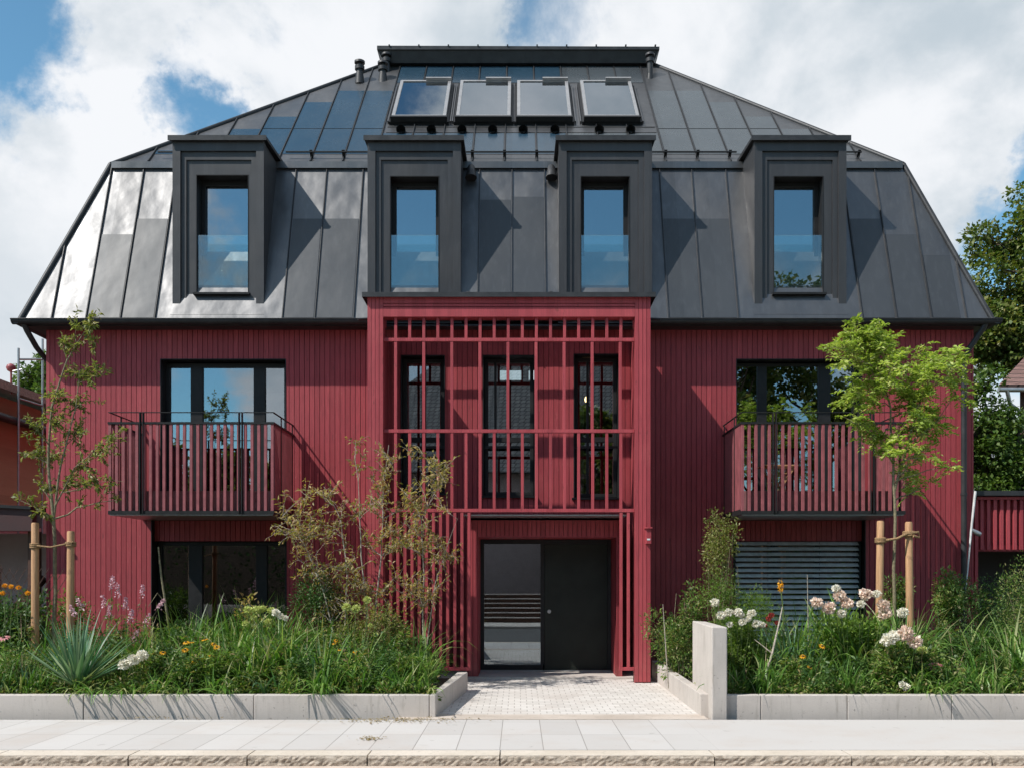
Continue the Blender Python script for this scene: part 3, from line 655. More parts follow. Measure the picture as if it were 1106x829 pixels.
# balconies
def balcony(x0, x1, label):
    YB = 14.40; t = MB()
    zs = 2.50; z_t = 3.87; zr = 4.02
    t.box(x0, x1, YB, YW-.001, zs, zs+.03); t.box(x0, x1, YB, YB+.06, zs+.03, zs+.055); t.box(x0, x0+.06, YB+.06, YW-.001, zs+.03, zs+.08); t.box(x1-.06, x1, YB+.06, YW-.001, zs+.03, zs+.08)
    bo = hp(t, 'balcony', 'sky_frame' if 0 else 'dark')
    t = MB(); t.box(x0+.02, x1-.02, YB+.02, YW-.01, zs-.012, zs-.001); hp(t, 'underside', 'zinc', bo)
    t = MB(); n = 24; p = (x1-x0-.05)/n
    for k in range(n+1):
        x = x0+.025+k*p; t.box(x-.021, x+.021, YB+.004, YB+.044, zs+.05, z_t-.02)
    m_ = int((YW-YB-.1)/.075)
    for xs_ in (x0+.004, x1-.044):
        for k in range(1, m_+1):
            y = YB+.02+k*.075; t.box(xs_, xs_+.04, y, y+.05, zs+.05, z_t-.02)
    hp(t, 'slat_railing', 'red_rail', bo, .002)
    t = MB(); t.box(x0+.07, x1-.07, YB+.10, YB+.12, zs+.05, 2.86); t.box(x0+.07, x0+.09, YB+.12, YW-.03, zs+.05, 2.86); t.box(x1-.09, x1-.07, YB+.12, YW-.03, zs+.05, 2.86)
    hp(t, 'toe_board', 'red_dull', bo)
    t = MB(); t.box(x0-.005, x1+.005, YB-.004, YB+.052, z_t-.02, z_t+.012)
    for xs_ in (x0-.005, x1-.047): t.box(xs_, xs_+.052, YB+.052, YW-.001, z_t-.02, z_t+.012)
    t.box(x0, x1, YB+.01, YB+.035, zr, zr+.012)
    for xs_ in (x0, x1-.025): t.box(xs_, xs_+.025, YB+.035, YW-.001, zr, zr+.012)
    for px_ in (x0+.50, x1-.50):
        for d in (-.028, .018): t.box(px_+d, px_+d+.012, YB-.018, YB+.045, zs+.02, zr)
    for xs_ in (x0-.002, x1-.010):
        for yy in (YB+.45, YW-.12): t.box(xs_, xs_+.012, yy, yy+.04, zs+.02, zr)
    hp(t, 'handrail', 'dark', bo)
    return bo
bl = balcony(-6.14, -3.66, ''); br_ = balcony(3.33, 5.79, '')

# eaves, gutter
YE = 15.36; EX0, EX1, ZEv = -8.0, 7.62, 5.655
b = MB()
b.box(EX0+.1, EX1-.1, YE+.10, YW+.31, ZE-.02, ZE+.01); b.box(EX0+.1, WX0+.3, YW+.31, WB+.5, ZE-.02, ZE+.01); b.box(WX1-.3, EX1-.1, YW+.31, WB+.5, ZE-.02, ZE+.01)
hp(b, 'eaves_soffit', 'seam')
def gutter(a, c, name='gutter'):
    a, c = Vector(a), Vector(c); d = (c-a).normalized(); out = Vector((d.y, -d.x, 0)); g = MB(); vs = []; n = 8
    for p in (a, c):
        for rr_ in (.075, .070):
            for j in range(n+1):
                an = math.pi*j/n; vs.append(p+out*(math.cos(an)*rr_)+Vector((0, 0, -math.sin(an)*rr_)))
    k = n+1
    fs = [(j, j+1, 2*k+j+1, 2*k+j) for j in range(n)]+[(k+j+1, k+j, 3*k+j, 3*k+j+1) for j in range(n)]+[(0, 2*k, 3*k, k), (n, k+n, 3*k+n, 2*k+n)]
    g.add(vs, fs, 0, True); g.add(vs[:k], [tuple(range(k))]); g.add(vs[2*k:3*k], [tuple(range(k-1, -1, -1))])
    g.tube([a+out*.077, c+out*.077], .009, 6)
    return hp(g, name, 'seam')
# the porch interrupts the gutter
gutter((EX0-.07, YE, ZEv), (S0-.02, YE, ZEv)); gutter((S1+.02, YE, ZEv), (EX1+.07, YE, ZEv))
gutter((EX0, WB+.4, ZEv), (EX0, YE-.05, ZEv)); gutter((EX1, YE-.05, ZEv), (EX1, WB+.4, ZEv))
# downpipes
b = MB(); xd = xp(1041, YW-.1); b.tube([(7.46, YE+.02, 5.60), (7.42, YE+.06, 5.50), (xd+.05, YW-.14, 5.22), (xd, YW-.10, 5.05), (xd, YW-.10, .1)], .045, 12)
for z in (1.2, 2.9, 4.6): b.tube([(xd, YW-.10, z-.02), (xd, YW-.10, z+.02)], .052, 12)
hp(b, 'downpipe', 'seam')
b = MB(); b.tube([(-7.9, YE+.02, 5.60), (-7.88, YE+.08, 5.50), (-7.86, YW+.0, 5.30), (-7.77, YW+.45, 5.0), (-7.76, YW+.5, .1)], .045, 12)
hp(b, 'downpipe', 'seam')

# ---- roof
B0, B1, YBk, ZB = -6.95, 6.56, 16.42, 8.58            # break line between lower and upper slope
E0, E1, YEv, ZEe = -7.97, 7.58, 15.40, 5.665
T0, T1, YT, ZT = -2.76, 2.78, 20.20, 12.30
BB, EB, TB = 25.2, 26.3, 22.2
def lerp(a, c, t): return a+(c-a)*t
r = MB()
def quadloop(lo, hi):
    (x0, x1, y0, y1, z), (X0, X1, Y0, Y1, Z) = lo, hi
    a = [(x0, y0, z), (x1, y0, z), (x1, y1, z), (x0, y1, z)]; c = [(X0, Y0, Z), (X1, Y0, Z), (X1, Y1, Z), (X0, Y1, Z)]
    r.add(a+c, [(i, (i+1) % 4, (i+1) % 4+4, i+4) for i in range(4)])
quadloop((E0, E1, YEv, EB, ZEe), (B0, B1, YBk, BB, ZB)); quadloop((B0, B1, YBk+.001, BB, ZB), (T0, T1, YT, TB, ZT))
r.add([(T0, YT, ZT), (T1, YT, ZT), (T1, TB, ZT), (T0, TB, ZT)], [(0, 1, 2, 3)])
r.add([(E0, YEv, ZEe), (E1, YEv, ZEe), (E1, EB, ZEe), (E0, EB, ZEe)], [(3, 2, 1, 0)])
roof = hp(r, 'roof', 'metal')
nlo = Vector((0, -(ZB-ZEe), YBk-YEv)).normalized(); nup = Vector((0, -(ZT-ZB), YT-YBk)).normalized()
def LO(x, t, h=0.): p = Vector((x, lerp(YEv, YBk, t), lerp(ZEe, ZB, t))); return p+nlo*h
def UP(x, t, h=0.): p = Vector((x, lerp(YBk, YT, t), lerp(ZB, ZT, t))); return p+nup*h
def lo_tmax(x): return min(1, max(0, min((x-E0)/(B0-E0), (E1-x)/(E1-B1)))) if (x < B0 or x > B1) else 1
def up_tmax(x): return max(0, min(1, (x-B0)/(T0-B0), (B1-x)/(B1-T1)))
sm = MB()
lo_seams = [-7.47, -6.92, -6.37, -5.82, -3.78, -3.26, -2.64, -.66, -.11, .44, 2.396, 2.94, 3.52, 5.5, 6.05, 6.61, 7.17]
for x in lo_seams:
    tm = lo_tmax(x)
    sm.bar(LO(x, .005, .014), LO(x, tm*.985, .014), .014, .03, nlo)
up_seams = [-.24+.555*k for k in range(-12, 13)]; up_seams = [x for x in up_seams if up_tmax(x) > .08 and B0 < x < B1]
for x in up_seams: sm.bar(UP(x, .02, .014), UP(x, up_tmax(x)*.99, .014), .014, .03, nup)
for (a, c) in (((E0, YEv, ZEe), (B0, YBk, ZB)), ((E1, YEv, ZEe), (B1, YBk, ZB)), ((B0, YBk, ZB), (T0, YT, ZT)), ((B1, YBk, ZB), (T1, YT, ZT))):
    sm.tube([a, c], .045, 8)
# side slopes: seams too
for k in range(18):
    y = YEv+.6+k*.555
    if y < BB:
        for (ex, bx) in ((E0, B0), (E1, B1)):
            sm.bar((ex, y, ZEe), (bx, max(YBk, min(BB, y)), ZB), .014, .05, (1 if ex > 0 else -1, 0, .3))
hp(sm, 'standing_seam', 'seam', roof)
# sheet joints across the bare lower slope
# break line: ledge and snow guard
b = MB(); b.hexa([(B0+.04, YBk-.08, ZB-.09), (B1-.04, YBk-.08, ZB-.09), (B1-.04, YBk+.03, ZB-.09), (B0+.04, YBk+.03, ZB-.09), (B0+.04, YBk-.08, ZB+.02), (B1-.04, YBk-.08, ZB+.02), (B1-.10, YBk+.08, ZB+.085), (B0+.10, YBk+.08, ZB+.085)])
hp(b, 'roof_ledge', 'sky_frame' if 0 else 'metal', roof)
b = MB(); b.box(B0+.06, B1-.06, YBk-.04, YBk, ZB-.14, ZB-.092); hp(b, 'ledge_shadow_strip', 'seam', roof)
for (a, c) in ((-6.2, -5.6), (-4.0, -2.5), (-.9, .62), (2.2, 3.75), (5.3, 5.9)):
    b = MB(); b.tube([UP(a, .055, .10), UP(c, .055, .10)], .016, 8)
    for x in up_seams:
        if a-.05 < x < c+.05: b.bar(UP(x, .058, .0), UP(x, .058, .13), .05, .012, (0, 1, 1))
    hp(b, 'snow_guard', 'dark', roof)
# ridge box
b = MB(); x0, x1 = -2.78, 2.80
b.hexa([(x0, 19.98, 12.20), (x1, 19.98, 12.20), (x1, 22.6, 12.20), (x0, 22.6, 12.20), (x0-.13, 19.9, 12.42), (x1+.10, 19.9, 12.42), (x1+.1, 22.7, 12.42), (x0-.13, 22.7, 12.42)])
b.hexa([(x0-.14, 19.87, 12.421), (x1+.11, 19.87, 12.421), (x1+.11, 22.8, 12.421), (x0-.14, 22.8, 12.421), (x0-.14, 19.87, 12.50), (x1+.11, 19.87, 12.48), (x1+.11, 22.8, 12.50), (x0-.14, 22.8, 12.50)])
for k in range(10): x = x0+.1+k*.61; b.box(x, x+.03, 19.85, 22.8, 12.49, 12.515)
hp(b, 'ridge_cap', 'seam', roof)
# solar film strips
def film(fn, x0, x1, t0, t1, m, nm='solar_panel'):
    a = .022
    MB().slab([fn(x0+a, t0, .003), fn(x1-a, t0, .003), fn(x1-a, t1, .003), fn(x0+a, t1, .003)], .004).build(nm, m, roof)
for x0, x1, t1 in ((-6.92, -6.37, .533), (-6.37, -5.82, .635), (-3.78, -3.26, .635), (-3.26, -2.64, .635), (-.66, -.11, .76), (-.11, .44, .78),
                   (2.396, 2.94, .635), (2.94, 3.52, .635), (5.5, 6.05, .635), (6.05, 6.61, .533), (6.61, 7.1, .40)):
    film(LO, x0, x1, .012, t1, 'film')
for a, c in zip(up_seams, up_seams[1:]):
    out = a if a+c < 0 else c; th = up_tmax(out); left = (a+c) < 1.2; m_ = 'film_blue' if left else 'film_cloud_sheen'  # right-hand strips take the colour that carries the cloud reflection
    if -2.5 < a and c < 2.7:
        film(UP, a, c, .085, .265, m_); film(UP, a, c, .775, .965, m_)
    else:
        film(UP, a, c, .085, .303 if th > .31 else max(.1, th-.03), m_)
        if th > .75: film(UP, a, c, .309, .686, m_)
        elif th > .6: film(UP, a, c, .309, .565, m_)
        elif th > .45: film(UP, a, c, .309, .42, m_)
# horizontal sheet laps
b = MB()
b.bar(UP(-2.4, .325, .004), UP(2.5, .325, .004), .03, .012, nup); b.bar(UP(-2.4, .272, .004), UP(2.5, .272, .004), .012, .01, nup)
hp(b, 'sheet_lap', 'metal', roof)
# skylights
for xc in (-1.83, -.645, .475, 1.72):
    w2 = .50; t0, t1 = .355, .725; t_ = MB(); h0, h1 = 0., .15
    def ring(mb, x0, x1, ta, tb, a, c, fw, mi=0):
        wt = fw/ (Vector(UP(0, 1))-Vector(UP(0, 0))).length
        def pr(xa, xb, tA, tB):
            mb.hexa([UP(xa, tA, a), UP(xb, tA, a), UP(xb, tB, a), UP(xa, tB, a), UP(xa, tA, c), UP(xb, tA, c), UP(xb, tB, c), UP(xa, tB, c)], mi)
        pr(x0, x1, ta, ta+wt); pr(x0, x1, tb-wt, tb); pr(x0, x0+fw, ta+wt, tb-wt); pr(x1-fw, x1, ta+wt, tb-wt)
    ring(t_, xc-w2-.05, xc+w2+.05, t0-.012, t1+.012, .0, .06, .10)
    sk = hp(t_, 'skylight', 'dark')
    t_ = MB(); ring(t_, xc-w2, xc+w2, t0, t1, .06, .14, .06); hp(t_, 'frame', 'sky_frame', sk, .004)
    t_ = MB(); t_.hexa([UP(xc-w2-.02, t0-.012, .03), UP(xc+w2+.02, t0-.012, .03), UP(xc+w2+.02, t0, .03), UP(xc-w2-.02, t0, .03), UP(xc-w2-.02, t0-.012, .15), UP(xc+w2+.02, t0-.012, .15), UP(xc+w2+.02, t0, .15), UP(xc-w2-.02, t0, .15)])
    hp(t_, 'bottom_rail', 'dark', sk)
    t_ = MB(); t_.slab([UP(xc-w2+.06, t0+.011, .11), UP(xc+w2-.06, t0+.011, .11), UP(xc+w2-.06, t1-.011, .11), UP(xc-w2+.06, t1-.011, .11)], .012); hp(t_, 'pane', 'glass', sk)
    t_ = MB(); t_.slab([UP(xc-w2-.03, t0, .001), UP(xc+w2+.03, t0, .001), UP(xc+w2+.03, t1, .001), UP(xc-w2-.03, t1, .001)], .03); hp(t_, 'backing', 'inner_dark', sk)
    t_ = MB(); t_.bar(UP(xc+.0, t1-.004, .17), UP(xc+w2, t1-.004, .17), .05, .05, nup); hp(t_, 'hood', 'sky_frame', sk)
    for s_ in (-1, 1):
        t_ = MB(); t_.bar(UP(xc+s_*(w2+.075), t0, .02), UP(xc+s_*(w2+.075), t1, .02), .022, .06, nup); hp(t_, 'flashing', 'metal', sk)
# round vents below the skylights
for px in (434.2, 466.8, 499.5, 532.4, 565, 599, 646.5, 680):
    D = 17.58; x = xp(px, D); p = UP(x, .278)
    t_ = MB(); a = p+Vector((0, .1, -.02)); n_ = 14
    t_.tube([a, p+Vector((0, -.08, .02))], [.085, .085], n_, 0, False); t_.tube([a+Vector((0, .0, 0)), p+Vector((0, -.075, .02))], [.07, .07], n_, 0, False)
    t_.tube([a, a+Vector((0, .01, 0))], .08, n_); t_.tube([p+Vector((0, -.085, .02)), p+Vector((0, -.075, .02))], [.088, .088], n_, 0, False)
    hp(t_, 'vent_pipe', 'dark', roof)
# flue pipes
for (px, pt, pb, D, rd) in ((388.5, 65, 89, 19.4, .085), (413.5, 66, 89, 19.5, .085), (417.5, 57, 78, 19.9, .08), (702, 57, 91, 19.6, .075)):
    p = W(px, pb, D); q = W(px, pt, D); t_ = MB(); z0, z1 = p[2]-.25, q[2]
    t_.tube([(p[0], D, z0), (p[0], D, z1-.16)], rd*.8, 14); t_.tube([(p[0], D, z0+.2), (p[0], D, z0+.45)], [rd*1.2, rd*.82], 14)
    t_.tube([(p[0], D, z1-.20), (p[0], D, z1-.13)], rd*1.15, 14); t_.tube([(p[0], D, z1-.13), (p[0], D, z1-.07)], rd*.55, 14); t_.tube([(p[0], D, z1-.07), (p[0], D, z1-.03), (p[0], D, z1)], [rd*1.25, rd*1.25, rd*.6], 14)
    hp(t_, 'flue_pipe', 'seam', roof)
# hooded vents on the lower slope
for (px, py) in ((509, 192), (506.5, 304), (595.5, 196), (594.5, 306)):
    D = 16.3 if py < 250 else 15.65
    t = .93 if py < 250 else .11; p = LO(xp(px, D), t); t_ = MB()
    t_.tube([p+Vector((0, .05, .12)), p+Vector((0, -.05, .10)), p+Vector((0, -.10, -.02)), p+Vector((0, -.12, -.10))], [.03, .06, .08, .10], 14); hp(t_, 'hooded_vent', 'seam', roof)

# dormers
def dormer(x0, x1, wx0, wx1, zb, zw0, zw1):
    Y0, Y1, Z1 = 15.50, 17.0, 8.58; d = MB()
    f1, f2 = .125, .10
    # cheeks and top run back into the roof
    d.box(x0+.01, x0+.10, Y0+.05, Y1-.1, zb, Z1-.005); d.box(x1-.10, x1-.01, Y0+.05, Y1-.1, zb, Z1-.005); d.box(x0+.10, x1-.10, Y0+.05, Y1-.05, Z1-.10, Z1-.005)
    def rng_(a, c, z, Z, fw, top, bot, y0, y1):
        d.box(a, a+fw, y0, y1, z, Z); d.box(c-fw, c, y0, y1, z, Z); d.box(a+fw, c-fw, y0, y1, Z-top, Z)
        if bot: d.box(a+fw, c-fw, y0, y1, z, z+bot)
    rng_(x0, x1, zb, Z1, f1, .17, 0, Y0, Y0+.12)
    rng_(x0+f1, x1-f1, zb+.02, Z1-.17, .085, .13, 0, Y0+.035, Y0+.12)
    # face around the opening
    fa, fc, fz, fZ = x0+f1+.085, x1-f1-.085, zb+.05, Z1-.30
    for (a, c, p, q) in cut(fa, fc, fz, fZ, [(wx0, wx1, zw0, zw1)]): d.box(a, c, Y0+.06, Y0+.14, p, q)
    o = hp(d, 'dormer', 'dormer')
    c_ = MB(); c_.hexa([(x0-.05, Y0-.05, Z1), (x1+.05, Y0-.05, Z1), (x1+.05, Y1, Z1+.09), (x0-.05, Y1, Z1+.09), (x0-.05, Y0-.05, Z1+.05), (x1+.05, Y0-.05, Z1+.05), (x1+.05, Y1, Z1+.15), (x0-.05, Y1, Z1+.15)])
    c_.box(x0-.056, x1+.056, Y0-.065, Y0-.051, Z1-.025, Z1+.055)
    hp(c_, 'cap', 'seam', o)
    gy = Y0+.30
    l = MB(); l.box(wx0, wx0+.012, Y0+.055, gy+.1, zw0, zw1); l.box(wx1-.012, wx1, Y0+.055, gy+.1, zw0, zw1); l.box(wx0+.012, wx1-.012, Y0+.055, gy+.1, zw1-.012, zw1); l.box(wx0+.012, wx1-.012, Y0+.055, gy+.1, zw0, zw0+.012)
    hp(l, 'reveal', 'dark', o)
    f = MB(); fw = .065; f.box(wx0+.012, wx0+.012+fw, gy, gy+.07, zw0+.012, zw1-.012); f.box(wx1-.012-fw, wx1-.012, gy, gy+.07, zw0+.012, zw1-.012)
    f.box(wx0+.012+fw, wx1-.012-fw, gy, gy+.07, zw1-.012-fw, zw1-.012); f.box(wx0+.012+fw, wx1-.012-fw, gy, gy+.07, zw0+.012, zw0+.012+fw)
    hp(f, 'window_frame', 'dark', o)
    g = MB(); g.box(wx0+.07, wx1-.07, gy+.03, gy+.042, zw0+.07, zw1-.07); hp(g, 'pane', 'glass', o)
    g = MB(); g.box(wx0+.02, wx1-.02, Y0+.10, Y0+.115, zw0+.05, 7.09); hp(g, 'glass_balustrade', 'glass_clear', o)
    g = MB(); g.box(wx0-.03, wx1+.03, Y0-.02, Y0+.10, zw0-.03, zw0+.002); hp(g, 'sill', 'dark', o)
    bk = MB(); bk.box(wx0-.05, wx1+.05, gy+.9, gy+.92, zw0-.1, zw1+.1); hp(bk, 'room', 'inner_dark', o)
    # apron onto the roof slope
    a = MB(); a.add([(x0, Y0+.01, zb), (x1, Y0+.01, zb), (x1+.02, YEv+.03, zb-.16), (x0-.02, YEv+.03, zb-.16), (x0, Y0+.05, zb-.02), (x1, Y0+.05, zb-.02)], [(0, 3, 2, 1)]); hp(a, 'apron', 'metal', o)
dormer(-5.57, -4.10, -5.21, -4.36, 5.92, 6.13, 8.05)
dormer(-2.43, -.93, -2.08, -1.28, 5.78, 5.80, 8.03)
dormer(.65, 2.15, 1.0, 1.80, 5.78, 5.80, 8.03)
dormer(3.80, 5.28, 4.12, 4.93, 5.92, 6.13, 8.03)
local(H)
for o in list(H.children):                           # the grandchildren hang on parts that sit at the world origin
    pass

# ------------------------------------------------------------------ balcony furniture
t = thing('folding_table', 'small orange wooden folding table behind the slats of the right balcony', 'table', (4.02, 15.0, 2.6))
b = MB()
for k in range(5): b.box(3.78, 4.30, 14.80+k*.085, 14.87+k*.085, 3.27, 3.29)
b.build('table_top', 'stake', t)
for a, c in (((3.82, 14.84, 2.6), (4.26, 14.84, 3.27)), ((4.26, 14.86, 2.6), (3.82, 14.86, 3.27)), ((3.82, 15.18, 2.6), (4.26, 15.18, 3.27)), ((4.26, 15.16, 2.6), (3.82, 15.16, 3.27))):
    MB().bar(a, c, .03, .02, (0, 1, 0)).build('leg', 'stake', t)
local(t)

# ------------------------------------------------------------------ tree stakes
def stake(px, ptop, D, label, lean=0.):
    x, _, z = W(px, ptop, D); b = MB(); zz = [.1, .6, 1.2, z-.02, z]
    b.tube([(x+lean*(z-q), D, q) for q in zz], [.052, .051, .050, .048, .040], 14)
    return tag(b.build('tree_stake', 'stake'), label, 'stake', 'wooden stakes tied to the young trees')
DS = 12.9
stake(38, 564, DS, 'left of two round wooden stakes beside the thin bronze-leaved tree, near the left edge', .0)
stake(76.5, 573, DS, 'shorter right stake beside the thin bronze-leaved tree, near the left edge', -.005)
stake(951, 562, DS, 'left wooden stake tied to the yellow-green tree on the right', -.012)
stake(981.5, 563, DS, 'right wooden stake tied to the yellow-green tree, wrapped in a thick rope knot', .012)
def rope(pts, label, knots, r=.014):
    b = MB(); P = [Vector(p) for p in pts]; b.tube(P, r, 8)
    for (x, y, z, rr_) in knots:
        for dz in (-.022, 0, .022):
            ring = [Vector((x+math.cos(a)*rr_, y+math.sin(a)*rr_, z+dz)) for a in np.linspace(0, 2*math.pi, 13)]; b.tube(ring, r*.95, 6)
    return tag(b.build('rope', 'rope'), label, 'rope')
p1, p2 = W(38, 589, DS), W(76.5, 588, DS)
rope([(p1[0]+.05, DS-.05, p1[2]), ((p1[0]+p2[0])/2, DS-.07, p1[2]-.02), (p2[0]-.05, DS-.05, p2[2]+.01), (p2[0]+.06, DS-.05, p2[2]+.04)], 'thin rope tying the bronze-leaved tree between its two stakes', [(p1[0], DS, p1[2], .06), (p2[0], DS, p2[2]+.01, .06)], .012)
p1, p2 = W(951, 583, DS), W(981.5, 576, DS)
rope([(p1[0]+.05, DS-.06, p1[2]), ((p1[0]+p2[0])/2, DS-.09, p1[2]+.02), (p2[0]-.05, DS-.06, p2[2]+.0), (p2[0]+.10, DS-.07, p2[2]+.02), (p2[0]+.12, DS-.05, p2[2]-.05), (p2[0]+.03, DS-.08, p2[2]-.03)], 'thick coir rope tying the yellow-green tree between its two stakes', [(p1[0], DS, p1[2], .062), (p2[0], DS, p2[2], .066)], .018)

# ------------------------------------------------------------------ trees and shrubs
def curve(a, c, n, rng, wob, sag=0.):
    a, c = np.array(a, float), np.array(c, float); L = np.linalg.norm(c-a); pts = []
    off = rng.normal(size=(n+1, 3))*wob*L
    for i in range(n+1):
        u = i/n; e = math.sin(math.pi*u); p = a+(c-a)*u+off[i]*e*.5+np.array([0, 0, sag*L*e]); pts.append(p)
    return pts
def sprig_tree(name, label, cat, stems, clusters, leafm, barkm, seed, L=(.05, .08), Wf=.32, per=18, twig=.3, compound=False, group=None, stem_r=.022, up=.4, ntw=6):
    """stems: lists of world points with start radius; clusters: (px,py,D,radius,weight) targets in the crown"""
    rng = np.random.default_rng(seed); mb = MB(); sp_ = []
    for pts, r0, r1 in stems:
        n = len(pts); q = []
        for i in range(n-1): q += [Vector(x) for x in curve(pts[i], pts[i+1], 3, rng, .02)][:-1]
        q.append(Vector(pts[-1])); k = len(q); rad = [r0+(r1-r0)*i/(k-1) for i in range(k)]; mb.tube(q, rad, 8)
        sp_ += [(np.array(q[i]), rad[i]) for i in range(k)]
    LP, LD, LL = [], [], []
    for (px, py, D, rad, wt) in clusters:
        c = np.array(W(px, py, D)); best = min(sp_, key=lambda s: np.linalg.norm(s[0]-c)+1.3*max(0, s[0][2]-c[2]+.15))
        br = curve(best[0], c, 5, rng, .06, .04); mb.tube([Vector(x) for x in br], [max(.003, best[1]*.6)*(1-.7*i/5) for i in range(6)], 5)
        for k in range(max(2, int(ntw*wt))):
            d = rng.normal(size=3); d[2] += up; d = d/np.linalg.norm(d); tl = rad*rng.uniform(.5, 1.15)
            st = np.array(br[rng.integers(2, 6)]); e = st+d*tl; e[2] += rng.uniform(-.1, .1)*tl
            tw = curve(st, e, 4, rng, .08, .05); mb.tube([Vector(x) for x in tw], [.0035, .003, .0025, .002, .0015], 4, cap=False)
            m_ = max(3, int(per*rng.uniform(.6, 1.3)))
            for j in range(m_):
                u = (j+.5)/m_; i = min(3, int(u*4)); p = np.array(tw[i])+(np.array(tw[i+1])-np.array(tw[i]))*(u*4-i)
                ax = np.array(tw[i+1])-np.array(tw[i]); ax = ax/np.linalg.norm(ax)
                if compound:
                    # pinnate leaf: leaflets in pairs along a drooping stalk
                    rd = ax*.4+rng.normal(size=3)*.8; rd[2] = rd[2]*.7+.25; rd = rd/np.linalg.norm(rd); RL = rng.uniform(.11, .2); np_ = 6
                    sd = np.cross(rd, [0, 0, 1.]); sd = sd/max(1e-6, np.linalg.norm(sd))
                    for q_ in range(np_):
                        uu = (q_+1)/np_; bp = p+rd*RL*uu+np.array([0, 0, -.35*RL*uu*uu])
                        for s_ in (-1, 1):
                            LP.append(bp); LD.append(sd*s_+rd*.55+rng.normal(size=3)*.28+np.array([0, 0, -.15])); LL.append(rng.uniform(*L)*(1.1-.45*abs(uu-.5)))
                else:
                    d2 = ax*.55+rng.normal(size=3)*.75; d2[2] -= .15
                    LP.append(p+rng.normal(size=3)*.006); LD.append(d2); LL.append(rng.uniform(*L))
    t = thing(name, label, cat, tuple(stems[0][0][0]), group)
    mb.build('trunk', barkm, t); LL = np.array(LL)
    V, Q = leaf_arrays(LP, LD, LL, LL*Wf, rng, .5)
    grid_mesh('crown', V, Q, leafm, t); local(t); return t
# thin bronze-leaved tree by the left stakes
D = 13.0
def P_(px, py, d=0.): return W(px, py, D+d)
b0 = (P_(60, 700)[0], D, .15)
cl = [(100, 350, D, .22, .8), (68, 372, D, .24, .9), (88, 398, D+.1, .25, 1), (110, 405, D, .2, .7), (62, 425, D-.1, .25, 1), (92, 432, D+.2, .26, 1), (112, 400, D+.1, .2, .7),
      (60, 455, D, .28, 1.1), (88, 462, D+.1, .3, 1.2), (38, 462, D-.2, .3, .9), (28, 490, D, .26, .9), (55, 490, D+.2, .3, 1), (92, 500, D, .3, 1.1), (118, 486, D-.1, .26, .8), (128, 466, D-.2, .2, .6),
      (108, 525, D, .25, 1), (75, 520, D+.2, .28, 1), (42, 525, D, .25, .7), (22, 540, D, .25, .5), (135, 520, D-.1, .2, .5), (40, 550, D-.2, .18, .5), (125, 540, D, .2, .5), (80, 350, D, .18, .5), (105, 370, D, .15, .5)]
sprig_tree('young_tree', 'thin young tree with sparse bronze-green leaves tied between two stakes, near the left edge', 'tree',
    [([b0, P_(60, 640), P_(58, 560), P_(52, 500), P_(56, 440), P_(72, 390), P_(104, 335)], .032, .006), ([P_(58, 560), P_(66, 500), P_(82, 440), P_(86, 400)], .018, .004), ([P_(60, 545), P_(80, 505), P_(120, 470)], .012, .003)],
    cl, 'lf_olive', 'bark_young', 3, (.05, .085), .38, 17, ntw=10)
# yellow-green compound-leaved tree on the right
D = 12.95
b0 = (P_(967, 700)[0], D, .15); rg = np.random.default_rng(12)
cl = []
for (px, py, r_, n_) in ((935, 372, 30, 12), (915, 395, 25, 7), (960, 365, 20, 6), (905, 372, 16, 4), (958, 392, 18, 5), (1002, 393, 18, 5), (1018, 385, 10, 2), (998, 415, 18, 5), (975, 432, 20, 4), (992, 440, 20, 6), (922, 455, 12, 3), (940, 440, 10, 2),
                         (1005, 462, 16, 3), (980, 468, 24, 5), (952, 475, 16, 3), (998, 490, 16, 3), (985, 512, 14, 2), (1008, 522, 12, 1), (1040, 393, 8, 2), (1042, 420, 8, 1), (1036, 505, 6, 1), (935, 415, 8, 1)):
    for k in range(n_):
        cl.append((px+rg.normal()*r_*.55, py+rg.normal()*r_*.5, D+rg.normal()*.4, .20, .8))
sprig_tree('young_tree', 'slender tree with feathery yellow-green leaves tied between two stakes, in front of the right balcony', 'tree',
    [([b0, P_(966, 640), P_(967, 560), P_(965, 500), P_(962, 440), P_(950, 390), P_(940, 350)], .028, .006), ([P_(966, 530), P_(980, 480), P_(995, 430), P_(1015, 390)], .02, .004), ([P_(980, 480), P_(1012, 455), P_(1040, 410)], .01, .003), ([P_(964, 500), P_(945, 465), P_(922, 450)], .01, .003)],
    cl, 'lf_lime', 'bark_young', 5, (.055, .088), .38, 5, compound=True, ntw=4, up=.35)
# multi-stemmed serviceberry in front of the screen's left side
D = 13.3
b1, b2, b3 = (P_(372, 700)[0], D, .15), (P_(400, 700)[0], D+.2, .15), (P_(455, 690)[0], D+.1, .15)
rg = np.random.default_rng(22); cl = []
for (px, py, r_, n_) in ((318, 560, 14, 4), (345, 540, 18, 5), (330, 590, 20, 6), (365, 575, 22, 8), (395, 545, 18, 6), (412, 510, 14, 4), (420, 490, 10, 3), (455, 505, 18, 6), (480, 520, 12, 4), (440, 535, 20, 6), (380, 620, 26, 9), (345, 625, 20, 6),
                         (425, 590, 24, 8), (460, 590, 18, 6), (485, 600, 8, 2), (440, 630, 22, 7), (400, 655, 26, 8), (470, 645, 14, 4), (360, 660, 20, 5), (350, 525, 10, 2), (385, 480, 5, 1), (384, 500, 6, 1), (300, 575, 8, 2), (430, 560, 18, 5), (450, 555, 16, 4)):
    for k in range(n_): cl.append((px+rg.normal()*r_*.6, py+rg.normal()*r_*.55, D+rg.normal()*.35, .27, .8))
